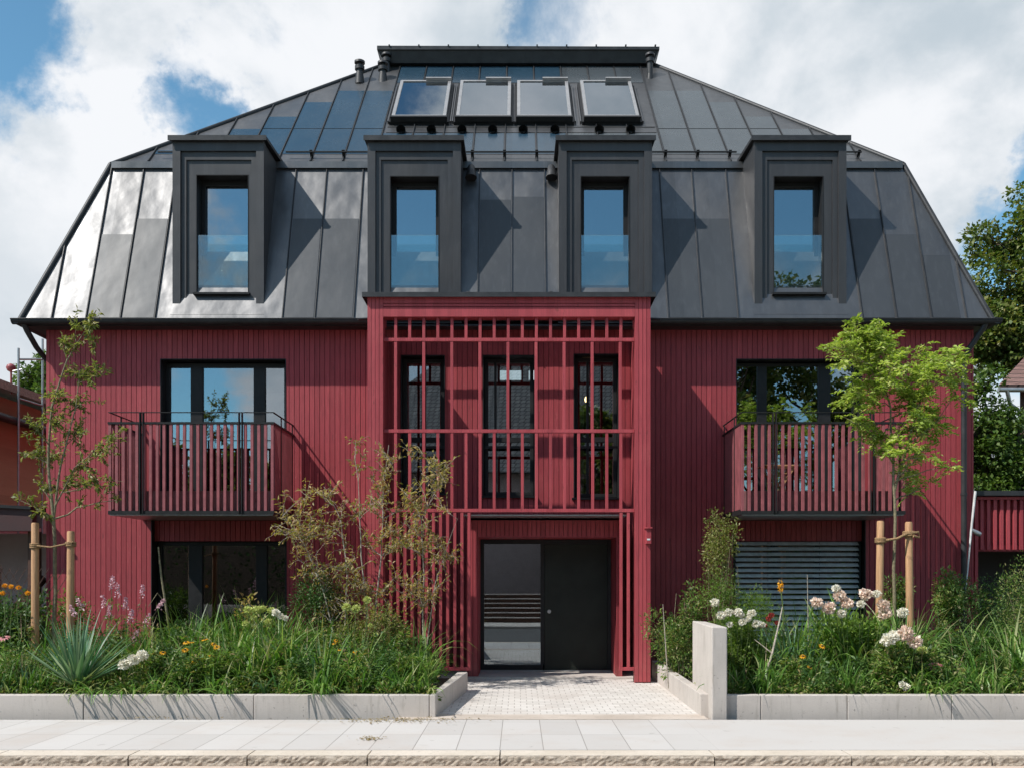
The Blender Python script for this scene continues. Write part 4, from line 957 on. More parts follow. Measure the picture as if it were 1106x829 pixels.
sprig_tree('multi_stem_shrub', 'tall multi-stemmed shrub with sparse bronze leaves in front of the red slatted screen', 'shrub',
    [([b1, P_(375, 620), P_(368, 560), P_(350, 525)], .012, .004), ([b2, P_(412, 600, .2), P_(413, 540, .2), P_(420, 480, .2)], .013, .004), ([b3, P_(458, 620), P_(455, 560), P_(478, 515)], .012, .004), ([b1, P_(350, 640), P_(330, 590), P_(306, 556)], .013, .003), ([b2, P_(390, 600), P_(388, 540), P_(384, 475)], .012, .003), ([b3, P_(470, 630), P_(480, 600), P_(494, 560)], .009, .002)],
    cl, 'lf_bronze', 'bark_pale', 8, (.05, .085), .34, 8, ntw=8)

def leafy(name, label, cat, c, rad, n, leafm, L, Wf, seed, stems=8, flowers=None, group=None, base=.16, hollow=.35, up=.6, lumps=7):
    """a leafy shrub: lumpy crown of leaves on thin stems; flowers: (material,count,size,kind)"""
    rng = np.random.default_rng(seed); c = np.array(c, float); rad = np.array(rad, float)
    t = thing(name, label, cat, (c[0], c[1], base), group); mb = MB(); tips = []
    for k in range(stems):
        d = unit(rng.normal(size=3)+np.array([0, 0, .7])); e = c+d*rad*rng.uniform(.5, .95); tips.append(e)
        pts = curve((c[0]+rng.normal()*.05, c[1]+rng.normal()*.05, base), e, 4, rng, .06); mb.tube([Vector(p) for p in pts], [.009, .007, .006, .004, .003], 5)
    mb.build('stem', 'bark_young', t)
    lc = c+unit(rng.normal(size=(lumps, 3)))*rad*rng.uniform(.3, .75, (lumps, 1)); lc = np.concatenate([lc, c[None], np.array(tips[:4])])
    which = rng.integers(0, len(lc), n); P = lc[which]+unit(rng.normal(size=(n, 3)))*rad*.42*rng.uniform(hollow, 1.15, (n, 1))
    P[:, 2] = np.maximum(P[:, 2], base+.02)
    Dd = unit(P-lc[which])+rng.normal(size=(n, 3))*.6+np.array([0, 0, up*.3]); LL = rng.uniform(*L, n)
    V, Q = leaf_arrays(P, Dd, LL, LL*Wf, rng, .5); grid_mesh('foliage', V, Q, leafm, t)
    if flowers:
        for (fm, spots, size) in flowers:
            for s_ in spots: bloom(np.array(s_), size*rng.uniform(.85, 1.2), fm, t, rng, c, base)
    local(t); return t
def bloom(p, r_, fm, parent, rng, c=None, base=.16):
    n = 130; d = unit(rng.normal(size=(n, 3))); P = p+d*r_*np.array([1, 1, .8])*rng.uniform(.45, .85, (n, 1))
    V, Q = leaf_arrays(P, d+rng.normal(size=(n, 3))*.5, r_*.6, r_*.5, rng, 0.); f = grid_mesh('flower_head', V, Q, fm, parent)
    if c is not None:
        mb = MB(); st = (c[0]*.5+p[0]*.5, c[1]*.5+p[1]*.5, base); mb.tube([Vector(x) for x in curve(st, p, 4, rng, .03)], .004, 4, cap=False); mb.build('flower_stem', 'stem', parent)
    return f
def daisy(p, r_, fm, parent, rng, base=.16):
    mb = MB(); mb.tube([Vector(x) for x in curve((p[0]+rng.normal()*.04, p[1]+rng.normal()*.04, base), p, 4, rng, .03)], .003, 4, cap=False); mb.build('flower_stem', 'stem', parent)
    n = 12; a = np.arange(n)/n*2*math.pi; d = np.stack([np.cos(a), np.sin(a), 0*a-.15], 1); tilt = Vector((rng.normal()*.35, -.55+rng.normal()*.2, 1)).normalized()
    q = Vector((0, 0, 1)).rotation_difference(tilt); d = np.array([q @ Vector(x) for x in d]); P = np.tile(p, (n, 1)).astype(float)
    V, Q = leaf_arrays(P+d*r_*.2, d, r_*.85, r_*.34, rng, 2.); grid_mesh('petals', V, Q, fm, parent)
    c = MB(); z = Vector(p); c.tube([z-tilt*.004, z+tilt*.008, z+tilt*.014], [r_*.22, r_*.24, r_*.08], 8); c.build('flower_centre', 'petal_dark', parent)

def blades(name, label, cat, c, n, L, Wd, lean, droop, mat_, seed, group=None, spread=.1, base=.16, kind=None):
    rng = np.random.default_rng(seed); az = rng.uniform(0, 2*math.pi, n); rr_ = np.sqrt(rng.uniform(0, 1, n))*spread
    P = np.stack([c[0]+np.cos(az)*rr_, c[1]+np.sin(az)*rr_, np.full(n, base)], 1)
    V, Q = blade_arrays(P, az+rng.normal(size=n)*.4, rng.uniform(*lean, n), rng.uniform(*L, n), rng.uniform(*Wd, n), rng.uniform(*droop, n), rng)
    t = thing(name, label, cat, (c[0], c[1], base), group); grid_mesh('leaves', V, Q, mat_, t, True); local(t); return t

# ---- stuff: strap-leaved grass and low cover in both beds
def scatter(x0, x1, y0, y1, n, rng, avoid=()):
    x = rng.uniform(x0, x1, n); y = rng.uniform(y0, y1, n); k = np.ones(n, bool)
    for (ax, ay, ar) in avoid: k &= (x-ax)**2+(y-ay)**2 > ar*ar
    return x[k], y[k]
YUC = [(-4.98, 11.1, .62), (-5.0, 11.6, .45), (-3.0, 11.05, .2)]
def tussocks(x0, x1, y0, y1, nt, nb, hmin, hmax, seed, edge=0., avoid=YUC, hfun=None):
    rng = np.random.default_rng(seed); tx, ty = scatter(x0, x1, y0, y1, nt, rng, avoid); nt = len(tx)
    hs = rng.uniform(hmin, hmax, nt)
    if hfun is not None: hs = hs*hfun(tx, ty)
    idx = np.repeat(np.arange(nt), nb); n = len(idx); az = rng.uniform(0, 2*math.pi, n)
    P = np.stack([tx[idx]+rng.normal(size=n)*.05, ty[idx]+rng.normal(size=n)*.05, np.full(n, .16)], 1)
    P[:, 1] = np.maximum(P[:, 1], y0)
    L = hs[idx]*rng.uniform(.65, 1.3, n)
    return blade_arrays(P, az, rng.uniform(.02, .5, n), L, rng.uniform(.010, .026, n)*(.7+hs[idx]), rng.uniform(.3, 3.0, n), rng)
hl = lambda x, y: .62+.38*np.clip((y-10.9)/2.0, 0, 1)
ALLG = []
def overhang(x0, x1, n, seed):
    rng = np.random.default_rng(seed); cx = rng.uniform(x0, x1, max(2, n//6)); x = cx[rng.integers(0, len(cx), n)]+rng.normal(size=n)*.06
    P = np.stack([x, rng.uniform(10.90, 11.0, n), np.full(n, .22)], 1)
    return blade_arrays(P, -math.pi/2+rng.normal(size=n)*.6, rng.uniform(.5, 1.1, n), rng.uniform(.30, .55, n), rng.uniform(.014, .028, n), rng.uniform(1.8, 2.4, n), rng)
G = join([tussocks(-7.4, -1.15, 11.0, 13.6, 150, 20, .55, .95, 31, hfun=hl), tussocks(-5.0, -2.6, 11.6, 14.2, 85, 24, .8, 1.15, 32, hfun=hl), tussocks(-7.6, -1.05, 10.98, 11.4, 60, 12, .28, .5, 33),
          tussocks(-2.6, -1.05, 11.0, 13.2, 45, 18, .4, .7, 36), overhang(-5.2, -.95, 110, 37)])
tag(grid_mesh('long_grass', *G, 'lf_strap', None, True), 'mass of arching green strap leaves filling the left flower bed', 'grass', kind='stuff')
G = join([tussocks(2.5, 7.6, 11.0, 14.6, 150, 20, .5, .92, 41, hfun=hl), tussocks(3.6, 5.2, 11.6, 13.6, 55, 20, .8, 1.15, 42), tussocks(2.4, 7.6, 10.95, 11.4, 50, 12, .28, .5, 43), tussocks(5.6, 7.4, 11.3, 12.4, 40, 26, .6, .95, 44), overhang(4.0, 5.4, 16, 45)])
tag(grid_mesh('long_grass', *G, 'lf_strap', None, True), 'tall green grass filling the right flower bed behind the low wall', 'grass', kind='stuff')
def cover(x0, x1, y0, y1, nl, per, seed, hm=.3):
    rng = np.random.default_rng(seed); cx, cy = scatter(x0, x1, y0, y1, nl, rng); nl = len(cx); r_ = rng.uniform(.08, .2, nl)
    idx = np.repeat(np.arange(nl), per); n = len(idx); d = unit(rng.normal(size=(n, 3))); d[:, 2] = abs(d[:, 2])
    P = np.stack([cx[idx], cy[idx], np.full(n, .17)], 1)+d*r_[idx][:, None]*rng.uniform(.5, 1.1, (n, 1))*np.array([1, 1, hm/.2])
    P[:, 1] = np.maximum(P[:, 1], 10.93); LL = rng.uniform(.03, .07, n)
    return leaf_arrays(P, d+rng.normal(size=(n, 3))*.7, LL, LL*.42, rng, .6)
def herbs(x0, x1, y0, y1, nl, per, seed, h0, h1, L=(.04, .085), Wf=.4):
    rng = np.random.default_rng(seed); cx, cy = scatter(x0, x1, y0, y1, nl, rng, YUC); nl = len(cx); hh_ = rng.uniform(h0, h1, nl)*(.6+.4*np.clip((cy-10.9)/1.5, 0, 1)); r_ = rng.uniform(.10, .22, nl)
    idx = np.repeat(np.arange(nl), per); n = len(idx); u = rng.uniform(0, 1, n)**.7; az = rng.uniform(0, 2*math.pi, n); rr_ = r_[idx]*np.sqrt(rng.uniform(.1, 1, n))*(1.15-.6*u)
    P = np.stack([cx[idx]+np.cos(az)*rr_, np.maximum(10.93, cy[idx]+np.sin(az)*rr_), .17+u*hh_[idx]], 1)
    d = np.stack([np.cos(az), np.sin(az), rng.uniform(-.4, .9, n)], 1)+rng.normal(size=(n, 3))*.4; LL = rng.uniform(*L, n)
    return leaf_arrays(P, d, LL, LL*Wf, rng, .7)
G = join([cover(-7.6, -1.1, 10.95, 15.4, 420, 70, 51), cover(-7.6, -1.0, 10.93, 11.5, 150, 80, 52, .22), herbs(-7.4, -1.2, 11.05, 13.4, 110, 170, 55, .35, .75), herbs(-4.6, -2.6, 11.0, 11.7, 22, 260, 56, .3, .45, (.03, .05))])
tag(grid_mesh('ground_cover', *G, 'lf_ground'), 'low leafy ground cover under the grasses of the left bed', 'ground cover', kind='stuff')
G = join([cover(2.25, 7.8, 10.95, 15.4, 360, 70, 53), cover(2.4, 7.8, 10.93, 11.5, 130, 80, 54, .22), herbs(2.5, 7.5, 11.05, 13.4, 75, 160, 57, .3, .7)])
tag(grid_mesh('ground_cover', *G, 'lf_ground'), 'low leafy ground cover at the foot of the right bed', 'ground cover', kind='stuff')

# ---- single plants, left bed
def pl(px, py, D): return W(px, py, D)
c = W(98, 720, 11.6)
blades('yucca', 'spiky blue-green yucca rosette in the left bed beside the stakes', 'plant', (c[0], 11.25), 130, (.55, 1.0), (.024, .04), (.02, 1.25), (.0, .3), 'lf_blue', 61, spread=.06, base=.3)
c = W(285, 740, 11.15)
blades('allium_clump', 'pale blue-green curling leaves at the front edge of the left bed', 'plant', (c[0], 11.15), 9, (.35, .5), (.02, .028), (.05, .5), (1.0, 2.6), 'lf_blue', 62, spread=.05)
c = W(30, 735, 11.3)
blades('iris_clump', 'upright blue-green blades low in the far left corner of the bed', 'plant', (c[0], 11.3), 34, (.3, .5), (.016, .024), (.02, .5), (.0, .5), 'lf_blue', 63, spread=.08)
c = W(350, 720, 11.9)
blades('iris_clump', 'arching grey-green blades in the middle of the left bed before the bronze shrub', 'plant', (c[0], 11.9), 44, (.55, .85), (.016, .026), (.02, .5), (.2, 1.2), 'lf_blue', 64, spread=.1)
c = W(350, 655, 13.6)
leafy('evergreen_shrub', 'dark green bushy shrub behind the grass beside the lower left window', 'shrub', (c[0], 13.6, .95), (.55, .45, .75), 5200, 'lf_dark', (.03, .055), .4, 65)
c = W(318, 640, 13.0)
leafy('bronze_shrub', 'low shrub with drooping brownish leaves before the lower left window', 'shrub', (W(272, 650, 13.2)[0], 13.2, .95), (.32, .25, .38), 260, 'lf_bronze', (.05, .09), .4, 66, 10)
leafy('leafy_shrub', 'dark leafy shrub behind the yellow flowers at the far left edge', 'shrub', (W(10, 650, 13.2)[0], 13.2, .8), (.5, .45, .65), 3600, 'lf_dark', (.04, .075), .4, 67)
leafy('leafy_shrub', 'mixed green shrub between the two left stakes', 'shrub', (W(62, 640, 13.6)[0], 13.6, .75), (.45, .35, .6), 2300, 'lf_mid', (.035, .06), .4, 68)
rng0 = np.random.default_rng(5)
bt = thing('butterfly_bush', 'loose bush with pink flower spikes before the left red wall', 'shrub', (W(130, 690, 12.6)[0], 12.6, .16))
LP, LD = [], []
mbs = MB()
for (px, py) in ((121, 632), (127, 640), (153, 641), (113, 652), (88, 655), (80, 662), (136, 655), (141, 668), (172, 655), (118, 664), (145, 690), (158, 672)):
    p = np.array(W(px, py, 12.6+rng0.normal()*.12)); st = np.array([W(130, 700, 12.6)[0]+rng0.normal()*.06, 12.6, .16])
    cv = curve(st, p, 6, rng0, .05); mbs.tube([Vector(x) for x in cv], [.006, .005, .005, .004, .003, .003, .002], 4)
    dr_ = unit(np.array(cv[-1])-np.array(cv[-2])); n = 60; u = rng0.uniform(0, 1, n); P = p+dr_*(u[:, None]-.2)*.15; d = unit(rng0.normal(size=(n, 3)))
    V, Q = leaf_arrays(P+d*.022*(1.25-u[:, None]), d, .026, .022, rng0, 0.); grid_mesh('flower_spike', V, Q, 'petal_mauve', bt)
    for k in range(40):
        i = rng0.integers(1, 6); LP.append(np.array(cv[i])+rng0.normal(size=3)*.02); LD.append(rng0.normal(size=3)+np.array([0, 0, .2]))
mbs.build('stem', 'bark_young', bt); V, Q = leaf_arrays(LP, LD, .085, .018, rng0, .5); grid_mesh('foliage', V, Q, 'lf_mid', bt); local(bt)
# white pompon flowers left
t = thing('white_hydrangea', 'three round white flower heads in the front of the left bed right of the yucca', 'flower', (W(145, 735, 11.3)[0], 11.3, .16))
for (px, py) in ((134, 717), (144, 712), (154, 707)): bloom(np.array(W(px, py, 11.05)), .062, 'petal_white', t, rng0, np.array(W(143, 735, 11.3)))
local(t)
t = thing('white_hydrangea', 'small white flower head at the back of the left bed before the dark shrub', 'flower', (W(300, 700, 12.2)[0], 12.2, .16))
for (px, py, r_) in ((298, 661, .05), (303, 665, .04), (308, 667, .035)): bloom(np.array(W(px, py, 12.1)), r_, 'petal_white', t, rng0, np.array(W(300, 700, 12.2)))
local(t)
t = thing('sedum_plant', 'cluster of pale yellow-green flower heads along the back of the left bed', 'flower', (W(280, 700, 12.3)[0], 12.3, .16))
for (px, py, r_) in ((268, 658, .05), (278, 658, .055), (284, 657, .045), (293, 659, .05), (265, 673, .04), (290, 671, .05), (274, 666, .04)): bloom(np.array(W(px, py, 12.3)), r_, 'petal_yellow', t, rng0, np.array(W(280, 700, 12.3)))
local(t)
t = thing('yellow_rose', 'pale yellow blooms low inside the bronze multi-stemmed shrub', 'flower', (W(385, 700, 12.0)[0], 12.0, .16))
for (px, py, r_) in ((374, 655, .05), (397, 647, .045), (384, 657, .05), (400, 675, .03), (406, 685, .03)): bloom(np.array(W(px, py, 12.0)), r_, 'petal_yellow', t, rng0, np.array(W(385, 700, 12.0)))
local(t)
t = thing('coneflower_clump', 'group of orange daisy flowers in the middle of the left bed', 'flower', (W(210, 735, 11.3)[0], 11.3, .16))
for (px, py) in ((201, 693), (206, 693), (200, 701), (215, 710), (210, 713), (228, 708), (221, 690), (231, 695), (234, 698), (176, 704)): daisy(np.array(W(px, py, 11.3+rng0.normal()*.1)), .045, 'petal_orange', t, rng0)
local(t)
t = thing('coneflower_clump', 'few small orange flowers beside the grey-green blades in the left bed', 'flower', (W(368, 735, 11.5)[0], 11.5, .16))
for (px, py) in ((363, 691), (367, 701), (383, 703), (361, 694)): daisy(np.array(W(px, py, 11.5)), .032, 'petal_orange', t, rng0)
local(t)
t = thing('pink_lily', 'single pink star-shaped lily at the far left edge of the bed', 'flower', (W(6, 735, 11.3)[0], 11.3, .16))
daisy(np.array(W(4, 688, 11.3)), .08, 'petal_rose', t, rng0); local(t)
t = thing('yellow_yarrow', 'flat yellow flower heads at the far left before the carport', 'flower', (W(12, 690, 12.4)[0], 12.4, .16))
for (px, py) in ((5, 632), (12, 633), (20, 634), (30, 640), (3, 640)): bloom(np.array(W(px, py, 12.4)), .03, 'petal_orange', t, rng0, np.array(W(12, 690, 12.4)))
local(t)
# bare twining stem at the lower left window
b = MB(); b.tube([W(186, 700, 13.4), W(180, 660, 13.4), W(174, 620, 13.4), W(171, 590, 13.4)], [.02, .017, .014, .01], 8)
b.tube([W(178, 650, 13.4), W(170, 640, 13.3), W(160, 655, 13.3)], [.01, .007, .004], 6)
tag(b.build('climber', 'bark_young'), 'thin bare woody stem rising at the left side of the lower left window', 'climber')

# ---- single plants, right bed
leafy('climbing_shrub', 'tall narrow light-green shrub against the wall between entrance and blind', 'shrub', (W(778, 605, 13.8)[0], 13.8, 1.75), (.30, .28, .65), 2700, 'lf_olive', (.03, .05), .45, 71, 12)
leafy('feathery_shrub', 'bright feathery green bush behind the tall concrete slab', 'shrub', (W(795, 645, 13.0)[0], 13.0, 1.15), (.52, .4, .62), 7500, 'lf_mid', (.025, .05), .25, 72, 12)
leafy('leafy_shrub', 'loose green shrub left of the tall concrete slab by the dark red wall', 'shrub', (W(735, 675, 13.2)[0], 13.2, .75), (.42, .45, .65), 3800, 'lf_ground', (.035, .065), .4, 73)
leafy('evergreen_shrub', 'low dark shrub in the corner right of the entrance column', 'shrub', (W(720, 690, 14.3)[0], 14.3, .5), (.3, .35, .45), 1800, 'lf_dark', (.03, .05), .4, 74)
c = (W(800, 700, 12.0)[0], 12.0, .62)
leafy('white_rose_bush', 'rose bush with many cream-white blooms just right of the tall concrete slab', 'shrub', c, (.40, .35, .52), 5200, 'lf_mid', (.03, .055), .45, 75,
    flowers=[('petal_white', [W(a, b_, 11.6) for a, b_ in ((772, 650), (787, 661), (797, 661), (800, 663), (788, 674), (802, 671), (812, 662), (817, 673), (779, 664), (823, 674), (808, 668))], .043), ('petal_red', [W(a, b_, 11.7) for a, b_ in ((826, 675), (830, 668), (833, 664), (839, 672))], .03)])
c = (W(915, 700, 12.1)[0], 12.1, .68)
leafy('hydrangea_bush', 'hydrangea bush with large pale pink heads beside the right stakes', 'shrub', c, (.62, .4, .52), 2800, 'lf_mid', (.045, .08), .5, 76,
    flowers=[('petal_pink', [W(a, b_, 11.6) for a, b_ in ((907, 643), (882, 650), (895, 656), (915, 651), (935, 641), (954, 652), (956, 662))], .068), ('petal_white', [W(a, b_, 11.6) for a, b_ in ((903, 635), (947, 641), (975, 661), (909, 662), (930, 652))], .05)])
c = (W(970, 730, 11.4)[0], 11.4, .52)
leafy('hydrangea_bush', 'smaller hydrangea with white-pink heads at the front right of the right bed', 'shrub', c, (.42, .3, .36), 2600, 'lf_ground', (.04, .07), .5, 77,
    flowers=[('petal_pink', [W(a, b_, 11.1) for a, b_ in ((978, 683), (988, 692))], .075), ('petal_white', [W(a, b_, 11.1) for a, b_ in ((959, 690), (966, 686))], .07), ('petal_yellow', [W(996, 702, 11.3)], .05), ('petal_rose', [W(1008, 719, 11.2), W(1012, 721, 11.2)], .05), ('petal_white', [W(975, 739, 11.0), W(978, 741, 11.0)], .045)])
t = thing('fire_poker_flower', 'tall stalk with a single yellow poker flower before the window blind', 'flower', (W(845, 720, 11.8)[0], 11.8, .16))
p = np.array(W(843, 632, 11.8)); n = 110; u = rng0.uniform(0, 1, n); d = unit(rng0.normal(size=(n, 3))); V, Q = leaf_arrays(p+np.array([0, 0, 1])*(u[:, None]-.5)*.10+d*.018, d+np.array([0, 0, -.8]), .03, .012, rng0, 0.); grid_mesh('flower_spike', V, Q, 'petal_orange', t)
b = MB(); b.tube([(W(845, 720, 11.8)[0], 11.8, .16), (W(846, 660, 11.8)[0], 11.8, W(846, 660, 11.8)[2]), tuple(p)], .007, 6); b.build('flower_stem', 'stem', t); local(t)
for i, (px, py, lb, nm, dd) in enumerate(((872, 620, 'tall pale dry stalk before the right end of the blind', 'dry_stalk', 'dry'), (716, 652, 'thin pale cane leaning beside the entrance column', 'dry_stalk', 'dry'))):
    b = MB(); x0_ = W(px+(6 if i else 2), 720, 12.2)[0]; q = W(px, py, 12.2); b.tube([(x0_, 12.2, .16), ((x0_+q[0])/2, 12.2, (q[2]+.16)/2), q], [.008, .007, .004], 6)
    tag(b.build(nm, 'bark_pale'), lb, 'stalk')
b = MB(); b.tube([W(822, 745, 11.3), W(834, 705, 11.4), W(842, 670, 11.6), W(845, 655, 11.7)], [.016, .013, .01, .006], 8); b.tube([W(834, 705, 11.4), W(815, 690, 11.5)], [.008, .004], 6)
tag(b.build('bare_branch', 'bark_pale'), 'leaning grey bare branch right of the white rose bush', 'branch')
t = thing('coneflower_clump', 'three scattered orange and yellow daisies low in the right bed', 'flower', (W(880, 735, 11.3)[0], 11.3, .16))
for (px, py) in ((888, 697), (875, 720), (867, 708)): daisy(np.array(W(px, py, 11.2)), .045, 'petal_orange', t, rng0)
local(t)
c = W(868, 715, 11.9)
blades('leek_clump', 'thick upright blue-green blades before the blind in the right bed', 'plant', (W(858, 720, 12.1)[0], 12.1), 60, (.6, 1.0), (.016, .026), (.02, .4), (.0, .9), 'lf_blue', 78, spread=.15)
leafy('leafy_shrub', 'green shrub at the foot of the yellow-green tree between the right stakes', 'shrub', (W(967, 650, 13.5)[0], 13.5, 1.05), (.28, .25, .5), 1900, 'lf_ground', (.035, .06), .4, 79)
leafy('evergreen_shrub', 'bright-topped green shrub before the right downpipe', 'shrub', (W(1033, 640, 13.6)[0], 13.6, 1.15), (.36, .35, .6), 3400, 'lf_lime' if 0 else 'lf_ground', (.035, .065), .5, 80)
leafy('evergreen_shrub', 'dark conical evergreen before the garage opening', 'shrub', (W(1068, 655, 13.4)[0], 13.4, .9), (.50, .4, .8), 6500, 'lf_dark', (.03, .05), .35, 81)
leafy('evergreen_shrub', 'mid-green evergreen shrub at the right edge of the photo', 'shrub', (W(1108, 655, 12.6)[0], 12.6, .95), (.36, .4, .85), 5200, 'lf_ground', (.03, .05), .3, 82)
leafy('evergreen_shrub', 'low spreading dark shrub behind the grass at the right end of the bed', 'shrub', (W(1060, 700, 12.2)[0], 12.2, .5), (.7, .4, .42), 4000, 'lf_dark', (.03, .05), .4, 83)
G = join([herbs(-7.4, -1.3, 11.05, 13.6, 75, 240, 591, .35, .85, (.035, .07)), herbs(2.5, 7.6, 11.05, 13.4, 50, 240, 592, .35, .75, (.035, .07))])
tag(grid_mesh('dark_ground_cover', *G, 'lf_dark'), 'darker leafy perennials mixed among the grasses of both beds', 'ground cover', kind='stuff')
leafy('leafy_shrub', 'bushy fresh-green perennial at the front of the left bed below the orange daisies', 'plant', (W(225, 735, 11.2)[0], 11.25, .42), (.34, .22, .24), 3000, 'lf_mid', (.025, .045), .4, 593, 8)
leafy('leafy_shrub', 'low yellow-green perennial at the right front corner of the left bed', 'plant', (W(440, 735, 11.3)[0], 11.5, .36), (.32, .3, .22), 2300, 'lf_mid', (.03, .05), .4, 594, 8)
leafy('leafy_shrub', 'airy olive shrub under the bronze multi-stemmed shrub', 'shrub', (W(400, 690, 12.6)[0], 12.6, .75), (.6, .4, .55), 3600, 'lf_olive', (.03, .055), .35, 595, 12)
leafy('leafy_shrub', 'reddish-green low plant at the far left front of the bed', 'plant', (W(25, 720, 11.5)[0], 11.5, .42), (.4, .3, .3), 2300, 'lf_ground', (.03, .05), .3, 596, 8)
G = blade_arrays(np.stack([np.random.default_rng(7).uniform(-7.2, 7.4, 420), np.random.default_rng(8).uniform(11.1, 13.8, 420), np.full(420, .2)], 1), np.random.default_rng(9).uniform(0, 6.28, 420), .25, np.random.default_rng(10).uniform(.5, 1.05, 420), .008, .5, rng0)
Pm = G[0].reshape(420, -1, 3); km = (Pm[:, 0, 0] < -1.3) | (Pm[:, 0, 0] > 2.6); nb2 = Pm.shape[1]; Qm = G[1].reshape(6, 420, 4)[:, km]
Vm = Pm[km].reshape(-1, 3); remap = -np.ones(420*nb2, int); remap[np.repeat(km, nb2)] = np.arange(len(Vm)); Qm = remap[Qm.reshape(-1, 4)]
tag(grid_mesh('dry_stalks', Vm, Qm, 'dry', None, True), 'thin dry brown stalks standing among the green grasses of both beds', 'dry stalks', kind='stuff')
# fallen leaves on the pavement at the left wall's end
rng = np.random.default_rng(90); n = 260
P = np.stack([rng.normal(-1.35, .35, n), rng.normal(10.55, .10, n), rng.uniform(.006, .02, n)], 1); P2 = np.stack([rng.normal(-4.0, .3, 40), rng.normal(10.68, .04, 40), rng.uniform(.006, .02, 40)], 1); P3 = np.stack([rng.normal(-1.45, .06, 60), rng.normal(9.35, .05, 60), rng.uniform(.006, .02, 60)], 1)
P = np.concatenate([P, P2, P3]); P = P[P[:, 1] < 10.78]; d = rng.normal(size=(len(P), 3))*np.array([1, 1, .1])
V, Q = leaf_arrays(P, d, .035, .016, rng, 3.); tag(grid_mesh('fallen_leaves', V, Q, 'dry'), 'scatter of dry brown leaves on the pavement by the left wall end', 'leaves', kind='stuff')

# ------------------------------------------------------------------ neighbours
# left: timber-clad building with its long side running away from the street
XN = -10.0
nb = thing('neighbour_house', 'orange timber-clad house under construction behind the left edge', 'house', (-14, 20, 0))
b = MB(); b.box(-18, XN-.35, 17.0, 34, 3.0, 5.15); b.build('wall', 'orange_timber', nb)
b = MB(); b.box(-18, XN-.36, 17.01, 34, 0, 2.99); b.build('ground_floor_wall', 'mauve_render', nb)
b = MB(); b.hexa([(-18, 16.4, 6.9), (XN+.02, 16.4, 5.2), (XN+.02, 34, 5.2), (-18, 34, 6.9), (-18, 16.4, 7.05), (XN+.02, 16.4, 5.36), (XN+.02, 34, 5.36), (-18, 34, 7.05)]); b.build('roof', 'bark_pale', nb)
b = MB(); b.hexa([(XN-.4, 16.0, 4.68), (XN+.0, 16.0, 4.60), (XN+.0, 33, 4.60), (XN-.4, 33, 4.68), (XN-.4, 16.0, 4.80), (XN+.0, 16.0, 4.72), (XN, 33, 4.72), (XN-.4, 33, 4.80)]); b.tube([(XN+.06, 16, 4.64), (XN+.06, 33, 4.64)], .07, 10); b.build('lower_eaves', 'seam', nb)
b = MB(); b.box(XN-.352, XN-.30, 18.2, 20.8, 2.6, 2.95); b.build('lintel', 'dark', nb)
b = MB(); b.box(XN-.37, XN-.32, 18.0, 18.7, 1.6, 2.5); b.build('window', 'white_paint', nb)
local(nb)
sf = thing('scaffold', 'thin grey scaffold poles against the timber-clad neighbour at the left edge', 'scaffold', (XN+.1, 19, 0))
for px, D, top in ((20, 19.0, 376), (46, 19.6, 366)): p = W(px, top, D); MB().tube([(p[0], D, 0), (p[0], D, p[2])], .024, 8).build('pole', 'zinc', sf)
for py in (388, 399, 430): a, c = W(20, py, 19.0), W(46, py+(0 if py < 400 else 8), 19.6); MB().tube([a, c] if py != 399 else [W(14, 401, 19), W(24, 399, 19)], .02, 8).build('ledger', 'zinc', sf)
local(sf)
p = W(12, 397, 19.2); b = MB(); b.tube([(p[0], p[1], p[2]-.085), (p[0], p[1], p[2]-.06), (p[0], p[1], p[2]), (p[0], p[1], p[2]+.05), (p[0], p[1], p[2]+.08)], [.03, .07, .095, .075, .02], 14)
b.tube([(p[0], p[1], 5.2), (p[0], p[1], p[2]-.07)], .02, 8); tag(b.build('round_finial', plain('dull_red_paint', (.28, .06, .07), .5)), 'round dark red ball on the roof edge of the timber-clad neighbour', 'ball finial')
# carport between the houses
cp = thing('carport', 'low dark red-brown carport roof beam at the left edge', 'carport', (-8.6, 16, 0))
b = MB(); D = 15.4; b.hexa([(-12, D, 2.30), (-7.78, D, 2.30), (-7.78, D+.15, 2.30), (-12, D+.15, 2.30), (-12, D, 2.86), (-7.78, D, 2.64), (-7.78, D+.15, 2.64), (-12, D+.15, 2.86)]); b.build('fascia_beam', plain('dark_red_beam', (.05, .018, .018), .7), cp)
b = MB(); b.hexa([(-12, D-.05, 2.862), (-7.78, D-.05, 2.642), (-7.78, D+2.2, 2.642), (-12, D+2.2, 2.862), (-12, D-.05, 2.91), (-7.78, D-.05, 2.69), (-7.78, D+2.2, 2.69), (-12, D+2.2, 2.91)]); b.build('roof', 'dark', cp)
MB().bar((-8.45, D+.4, .8), (-7.8, D+.4, 1.55), .12, .14, (0, 1, 0)).build('brace', 'brown_wood', cp)
b = MB(); b.box(-7.95, -7.80, D+.2, D+.35, 0, 2.3); b.build('post', 'brown_wood', cp)
b = MB(); b.box(-12, -7.8, D+2.3, D+2.4, 0, 1.6); b.build('rear_panel', 'brown_wood', cp)
b = MB(); b.box(-12, -8.15, D+2.2, D+2.25, .9, 2.35); b.build('side_wall', 'mauve_render', cp)
local(cp)
ln = thing('trellis_fence', 'brown boarded fence with thin wire trellis at the left edge behind the stakes', 'fence', (-8.6, 15.2, 0)); b = MB()
for k in range(5): x = -9.2+k*.2; b.box(x, x+.15, 15.1, 15.13, 0, 1.78-.0*k)
b.build('board_panel', 'brown_wood', ln); b = MB()
for k in range(-4, 6):
    for s_ in (-1, 1): b.bar((-8.1+k*.12, 15.1, .9), (-8.1+k*.12+s_*.5, 15.1, 1.7), .008, .008, (0, 1, 0))
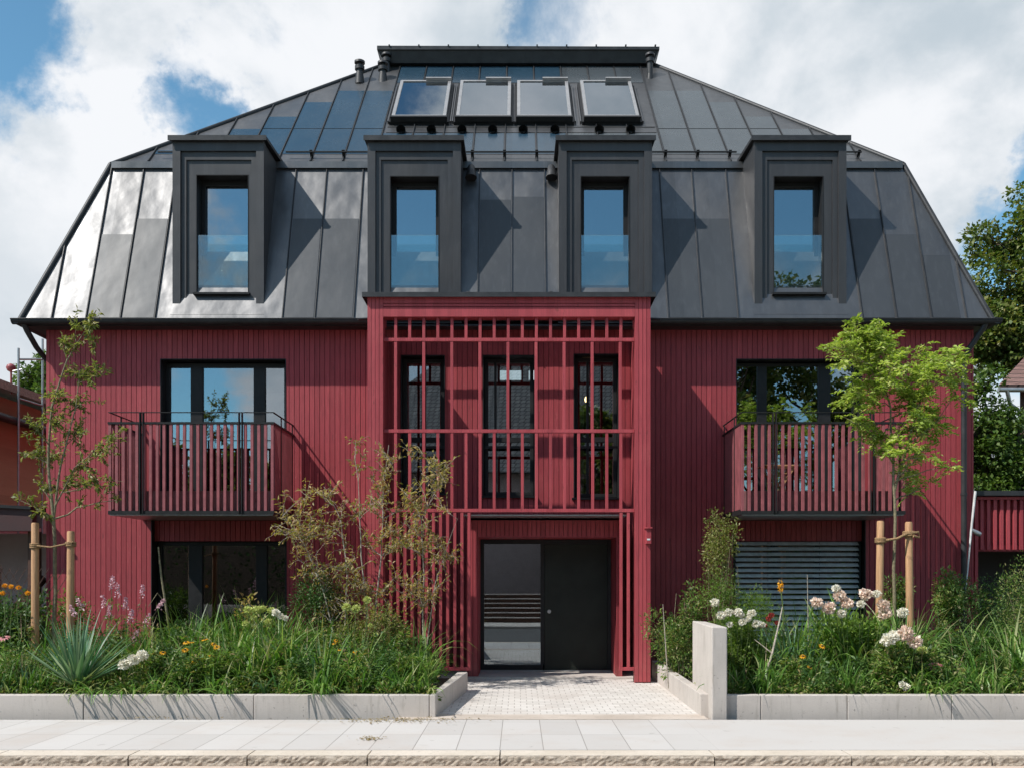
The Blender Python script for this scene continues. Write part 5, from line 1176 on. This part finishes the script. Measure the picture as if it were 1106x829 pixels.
b.build('trellis', 'brown_wood', ln); b = MB(); b.box(-8.22, -8.14, 15.08, 15.16, 0, 1.75); b.build('post', 'bark_pale', ln); local(ln)

# right: garage with red hanging slats
gg = thing('garage', 'low garage with dark opening and hanging red slats at the right edge', 'garage', (9, 16, 0))
D = 15.9; gx = 7.50
b = MB(); 
k = 0; x = xp(1059, D)
while x < 11.5: b.box(x, x+.055, D, D+.04, zp(593, D), zp(539, D)); x += .109
b.build('slat', 'red_slat', gg, .002)
b = MB(); b.box(xp(1055, D), 11.5, D+.045, D+.09, zp(594.5, D), zp(588, D)); b.box(xp(1055, D), 11.5, D-.02, D+.10, zp(539, D), zp(536, D)); b.build('slat_rail', 'red_slat', gg)
b = MB(); b.box(7.46, 11.6, D-.10, D+4.5, zp(539, D)+.06, zp(530, D)); b.build('roof', 'seam', gg)
b = MB(); b.box(xp(1053, D), xp(1056.5, D), D+.0, D+.05, 0, zp(539, D)); b.box(7.46, 7.50, D+.3, D+4, 0, zp(539, D)); b.box(7.5, 11.5, D+4, D+4.1, 0, zp(539, D)); b.box(7.52, 11.5, D+.2, D+.25, zp(594, D), zp(539, D)); b.build('wall', ['red_slat'], gg)
b = MB(); b.box(7.66, 11.4, D+.9, D+.95, .0, zp(594, D)); b.build('opening_shade', 'inner_dark', gg); local(gg)  # dark sheet painted in for the shade inside the open garage
b = MB(); b.tube([W(1053.5, 530, 15.2), W(1049, 572, 15.2), W(1043, 640, 15.2)], [.022, .018, .008], 8); tag(b.build('leaning_pole', 'white_paint'), 'thin white pole leaning in the corner beside the right downpipe', 'pole')
b = MB(); p = W(1054, 575, 15.5); b.tube([(p[0]-.07, 15.5, p[2]+.06), (p[0], 15.48, p[2]), (p[0]+.06, 15.5, p[2]-.02)], [.02, .045, .04], 10); tag(b.build('floodlight', 'zinc'), 'small grey round floodlight on the red post beside the garage slats', 'lamp')
# right neighbour roof
nr = thing('neighbour_house', 'house corner with weathered red tiled roof at the right edge before the big tree', 'house', (15, 26, 0))
D = 24.0; a = W(1078, 421, D); c = W(1140, 362, D)
e_ = W(1113, 383, 29.0)
b = MB(); b.slab([(a[0], D, a[2]), (a[0]+9, D, a[2]), (a[0]+9, 29, e_[2]), e_], .14); b.build('roof', 'tile_red', nr)
b = MB(); b.hexa([(a[0]+.7, D+.3, 0), (a[0]+6, D+.3, 0), (a[0]+8, D+6, 0), (a[0]+4.1, D+6, 0), (a[0]+.7, D+.3, a[2]+.05), (a[0]+6, D+.3, a[2]+.05), (a[0]+8, D+6, a[2]+.05), (a[0]+4.1, D+6, a[2]+.05)]); b.build('wall', 'brown_wood', nr)
b = MB(); b.tube([(a[0]-.02, D-.05, a[2]), (c[0], D-.05, a[2]-.0)], .06, 8); b.tube([(a[0]+.2, D-.05, a[2]-.03), (a[0]+.3, D, a[2]-.35), (a[0]+.75, D+.2, a[2]-.55), (a[0]+.75, D+.2, 0)], .05, 8); b.build('gutter', 'zinc', nr)
b = MB(); b.hexa([(a[0]-.1, D-1, 4.7), (a[0]+4, D-1, 4.7), (a[0]+4, D+.3, 5.0), (a[0]+.1, D+.3, 5.0), (a[0]-.1, D-1, 4.8), (a[0]+4, D-1, 4.8), (a[0]+4, D+.3, 5.2), (a[0]+.1, D+.3, 5.2)]); b.build('porch_roof', 'brown_wood', nr); local(nr)

# big trees
def big_tree(name, label, base, h, blobs, n, leafm, L, seed, r0=.35, sub=9, group=None):
    rng = np.random.default_rng(seed); t = thing(name, label, 'tree', base); mb = MB(); base = np.array(base, float)
    top = base+np.array([0, 0, h]); mb.tube([Vector(x) for x in curve(base, top, 6, rng, .02)], [r0*(1-.12*i) for i in range(7)], 10)
    Ps, Ds = [], []; tot = sum(b_[3]**2 for b_ in blobs)
    for (x, y, z, r_) in blobs:
        st = base+np.array([0, 0, min(h*.95, max(h*.25, z-base[2]-r_*1.5))]); br = curve(st, (x, y, z), 5, rng, .08); mb.tube([Vector(q) for q in br], [r0*.35*(1-.15*i) for i in range(6)], 6)
        m_ = int(n*r_*r_/tot); lc = np.array([x, y, z])+unit(rng.normal(size=(sub, 3)))*r_*rng.uniform(.35, .85, (sub, 1))*np.array([1, 1, .8])
        for q in lc: mb.tube([Vector(v) for v in curve((x, y, z), q, 3, rng, .1)], [.05, .035, .025, .015], 4, cap=False)
        w_ = rng.integers(0, sub, m_); d = unit(rng.normal(size=(m_, 3))); d[:, 2] = d[:, 2]*.75
        Ps.append(lc[w_]+d*r_*.42*rng.uniform(.45, 1.1, (m_, 1))); Ds.append(d+rng.normal(size=(m_, 3))*.8+np.array([0, 0, -.25]))
    P, Dd = np.concatenate(Ps), np.concatenate(Ds); LL = rng.uniform(*L, len(P)); V, Q = leaf_arrays(P, Dd, LL, LL*.7, rng, .6)
    mb.build('trunk', 'bark', t); grid_mesh('crown', V, Q, leafm, t); local(t); return t
D = 30.0
bl_ = []
for (px, py, r_) in ((1112, 232, 1.1), (1085, 262, 1.1), (1125, 275, 1.6), (1095, 300, 1.3), (1065, 315, 1.0), (1060, 345, 1.0), (1092, 340, 1.4), (1130, 330, 1.8), (1050, 375, .8), (1075, 380, 1.4), (1115, 385, 1.8), (1150, 300, 2.), (1160, 370, 2.), (1180, 260, 1.8), (1150, 240, 1.4)):
    x, y, z = W(px, py, D); bl_.append((x, y+random.Random(px).uniform(-1.2, 1.2), z, r_))
bx = W(1125, 400, D)[0]
big_tree('deciduous_tree', 'large broad-leaved tree rising behind the right end of the roof', (bx, D, -.3), 8.0, bl_, 42000, 'lf_maple', (.10, .19), 101)
D = 23; bl_ = []
for (px, py, r_) in ((1062, 420, .8), (1070, 450, .9), (1065, 490, .9), (1085, 500, 1.0), (1100, 470, .9), (1075, 525, .8), (1110, 520, 1.1), (1058, 520, .7), (1050, 470, .8), (1130, 490, 1.2)):
    x, y, z = W(px, py, D); bl_.append((x, y, z, r_))
big_tree('small_tree', 'dense dark tree above the garage roof below the large tree', (W(1085, 500, D)[0], D, -.3), 3.5, bl_, 20000, 'lf_back', (.07, .13), 102, .15)
D = 27; bl_ = [(*W(px, py, D)[:2], W(px, py, D)[2], r_) for (px, py, r_) in ((42, 395, .5), (38, 410, .6), (48, 425, .7), (55, 400, .7), (58, 430, .9))]
big_tree('small_tree', 'small bright green tree peeping out above the timber-clad neighbour', (W(50, 440, D)[0], D, -.3), 5.0, bl_, 5200, 'lf_back', (.08, .14), 103, .15)

# ------------------------------------------------------------------ the other side of the street (reflected in the glass)
ho = thing('opposite_house', 'house with tall grey tiled hip roof across the street, seen mirrored in the windows', 'house', (-1, -16, 0))
b = MB(); b.box(-10, 8, -24, -14, 0, 6.6); b.build('wall', 'mauve_render', ho)
b = MB(); b.add([(-10.8, -13.3, 6.4), (8.6, -13.3, 6.4), (8.6, -24.8, 6.4), (-10.8, -24.8, 6.4), (-2.4, -19, 14.2), (4.6, -19, 14.2)], [(0, 1, 5, 4), (1, 2, 5), (2, 3, 4, 5), (3, 0, 4), (3, 2, 1, 0)]); b.build('roof', 'tile_grey', ho)
for (x, z) in ((-8.5, 3.9), (-5.5, 3.9), (-2.6, 3.9), (.8, 3.9), (4.6, 3.9)):
    b = MB(); b.box(x, x+1.3, -14.0, -13.94, z, z+1.5); b.build('window', 'dark', ho)
local(ho)
for (i, (x, y, h, r_, nb_, lb)) in enumerate(((9.5, -11.5, 9.6, 2.4, 13, 'tall dense tree across the street, mirrored in the right-hand windows'), (14.0, -13, 11.5, 2.9, 15, 'second tall tree across the street, further to the right'),
        (-13.5, -14, 5.0, 2.0, 11, 'tree across the street, mirrored in the upper left window'), (-18.5, -15, 5.5, 2.2, 11, 'tree across the street at the far left, mirrored in the left windows'), (3.6, -10.5, 6.2, 1.9, 12, 'bushy tree across the street before the tiled house'))):
    rg = np.random.default_rng(200+i); bl_ = [(x+rg.normal()*r_*.6, y+rg.normal()*r_*.4, h*.35+rg.uniform(0, 1)*h*1.0, r_*rg.uniform(.5, .75)) for _ in range(nb_)]
    big_tree('deciduous_tree', lb, (x, y, -.3), h, bl_, 11000, 'lf_maple', (.18, .34), 210+i, .25, 6)
def hedge(x0, x1, y, w_, h, seed, label):
    rng = np.random.default_rng(seed); n = int((x1-x0)*420); P = np.stack([rng.uniform(x0, x1, n), y+rng.uniform(-w_/2, w_/2, n), rng.uniform(0, h, n)], 1)
    k = (abs(P[:, 1]-y) > w_*.3) | (P[:, 2] > h-.35); P = P[k]; d = rng.normal(size=(len(P), 3))+np.array([0, 0, .3]); V, Q = leaf_arrays(P+d*.03, d, .17, .11, rng, .5)
    t = thing('hedge', label, 'hedge', ((x0+x1)/2, y, 0)); grid_mesh('foliage', V, Q, 'lf_dark', t)
    b = MB(); b.box(x0+.1, x1-.1, y-w_*.3, y+w_*.3, 0, h-.3); b.build('inner_twigs', 'bark', t); local(t)
hedge(-26, -2.6, -8.8, 1.2, 3.2, 301, 'clipped dark hedge across the street left of the garden steps'); hedge(1.9, 26, -8.8, 1.2, 3.4, 302, 'clipped dark hedge across the street right of the garden steps')
gs = thing('garden_steps', 'concrete garden steps across the street, mirrored in the glazed door side', 'steps', (-.3, -1.2, 0))
for k in range(6):
    MB().box(-1.9, 1.9, -1.3-.34*k-.34, -1.3-.34*k, -.1, .15*(k+1)-.03).build('step', M['asphalt'] if 0 else 'brown_wood', gs); MB().box(-1.9, 1.9, -1.3-.34*k-.34, -1.27-.34*k, .15*(k+1)-.029, .15*(k+1)).build('tread', 'concrete', gs)  # step bodies coloured dark to stand for their shaded risers
local(gs)
for sx_, lb in ((-1, 'low pale garden wall across the street left of the steps'), (1, 'low pale garden wall across the street right of the steps')):
    b = MB(); a, c = sorted((sx_*1.92, sx_*30)); b.box(a, c, -1.7, -1.4, -.2, .55); tag(b.build('garden_wall', 'concrete'), lb, 'wall')
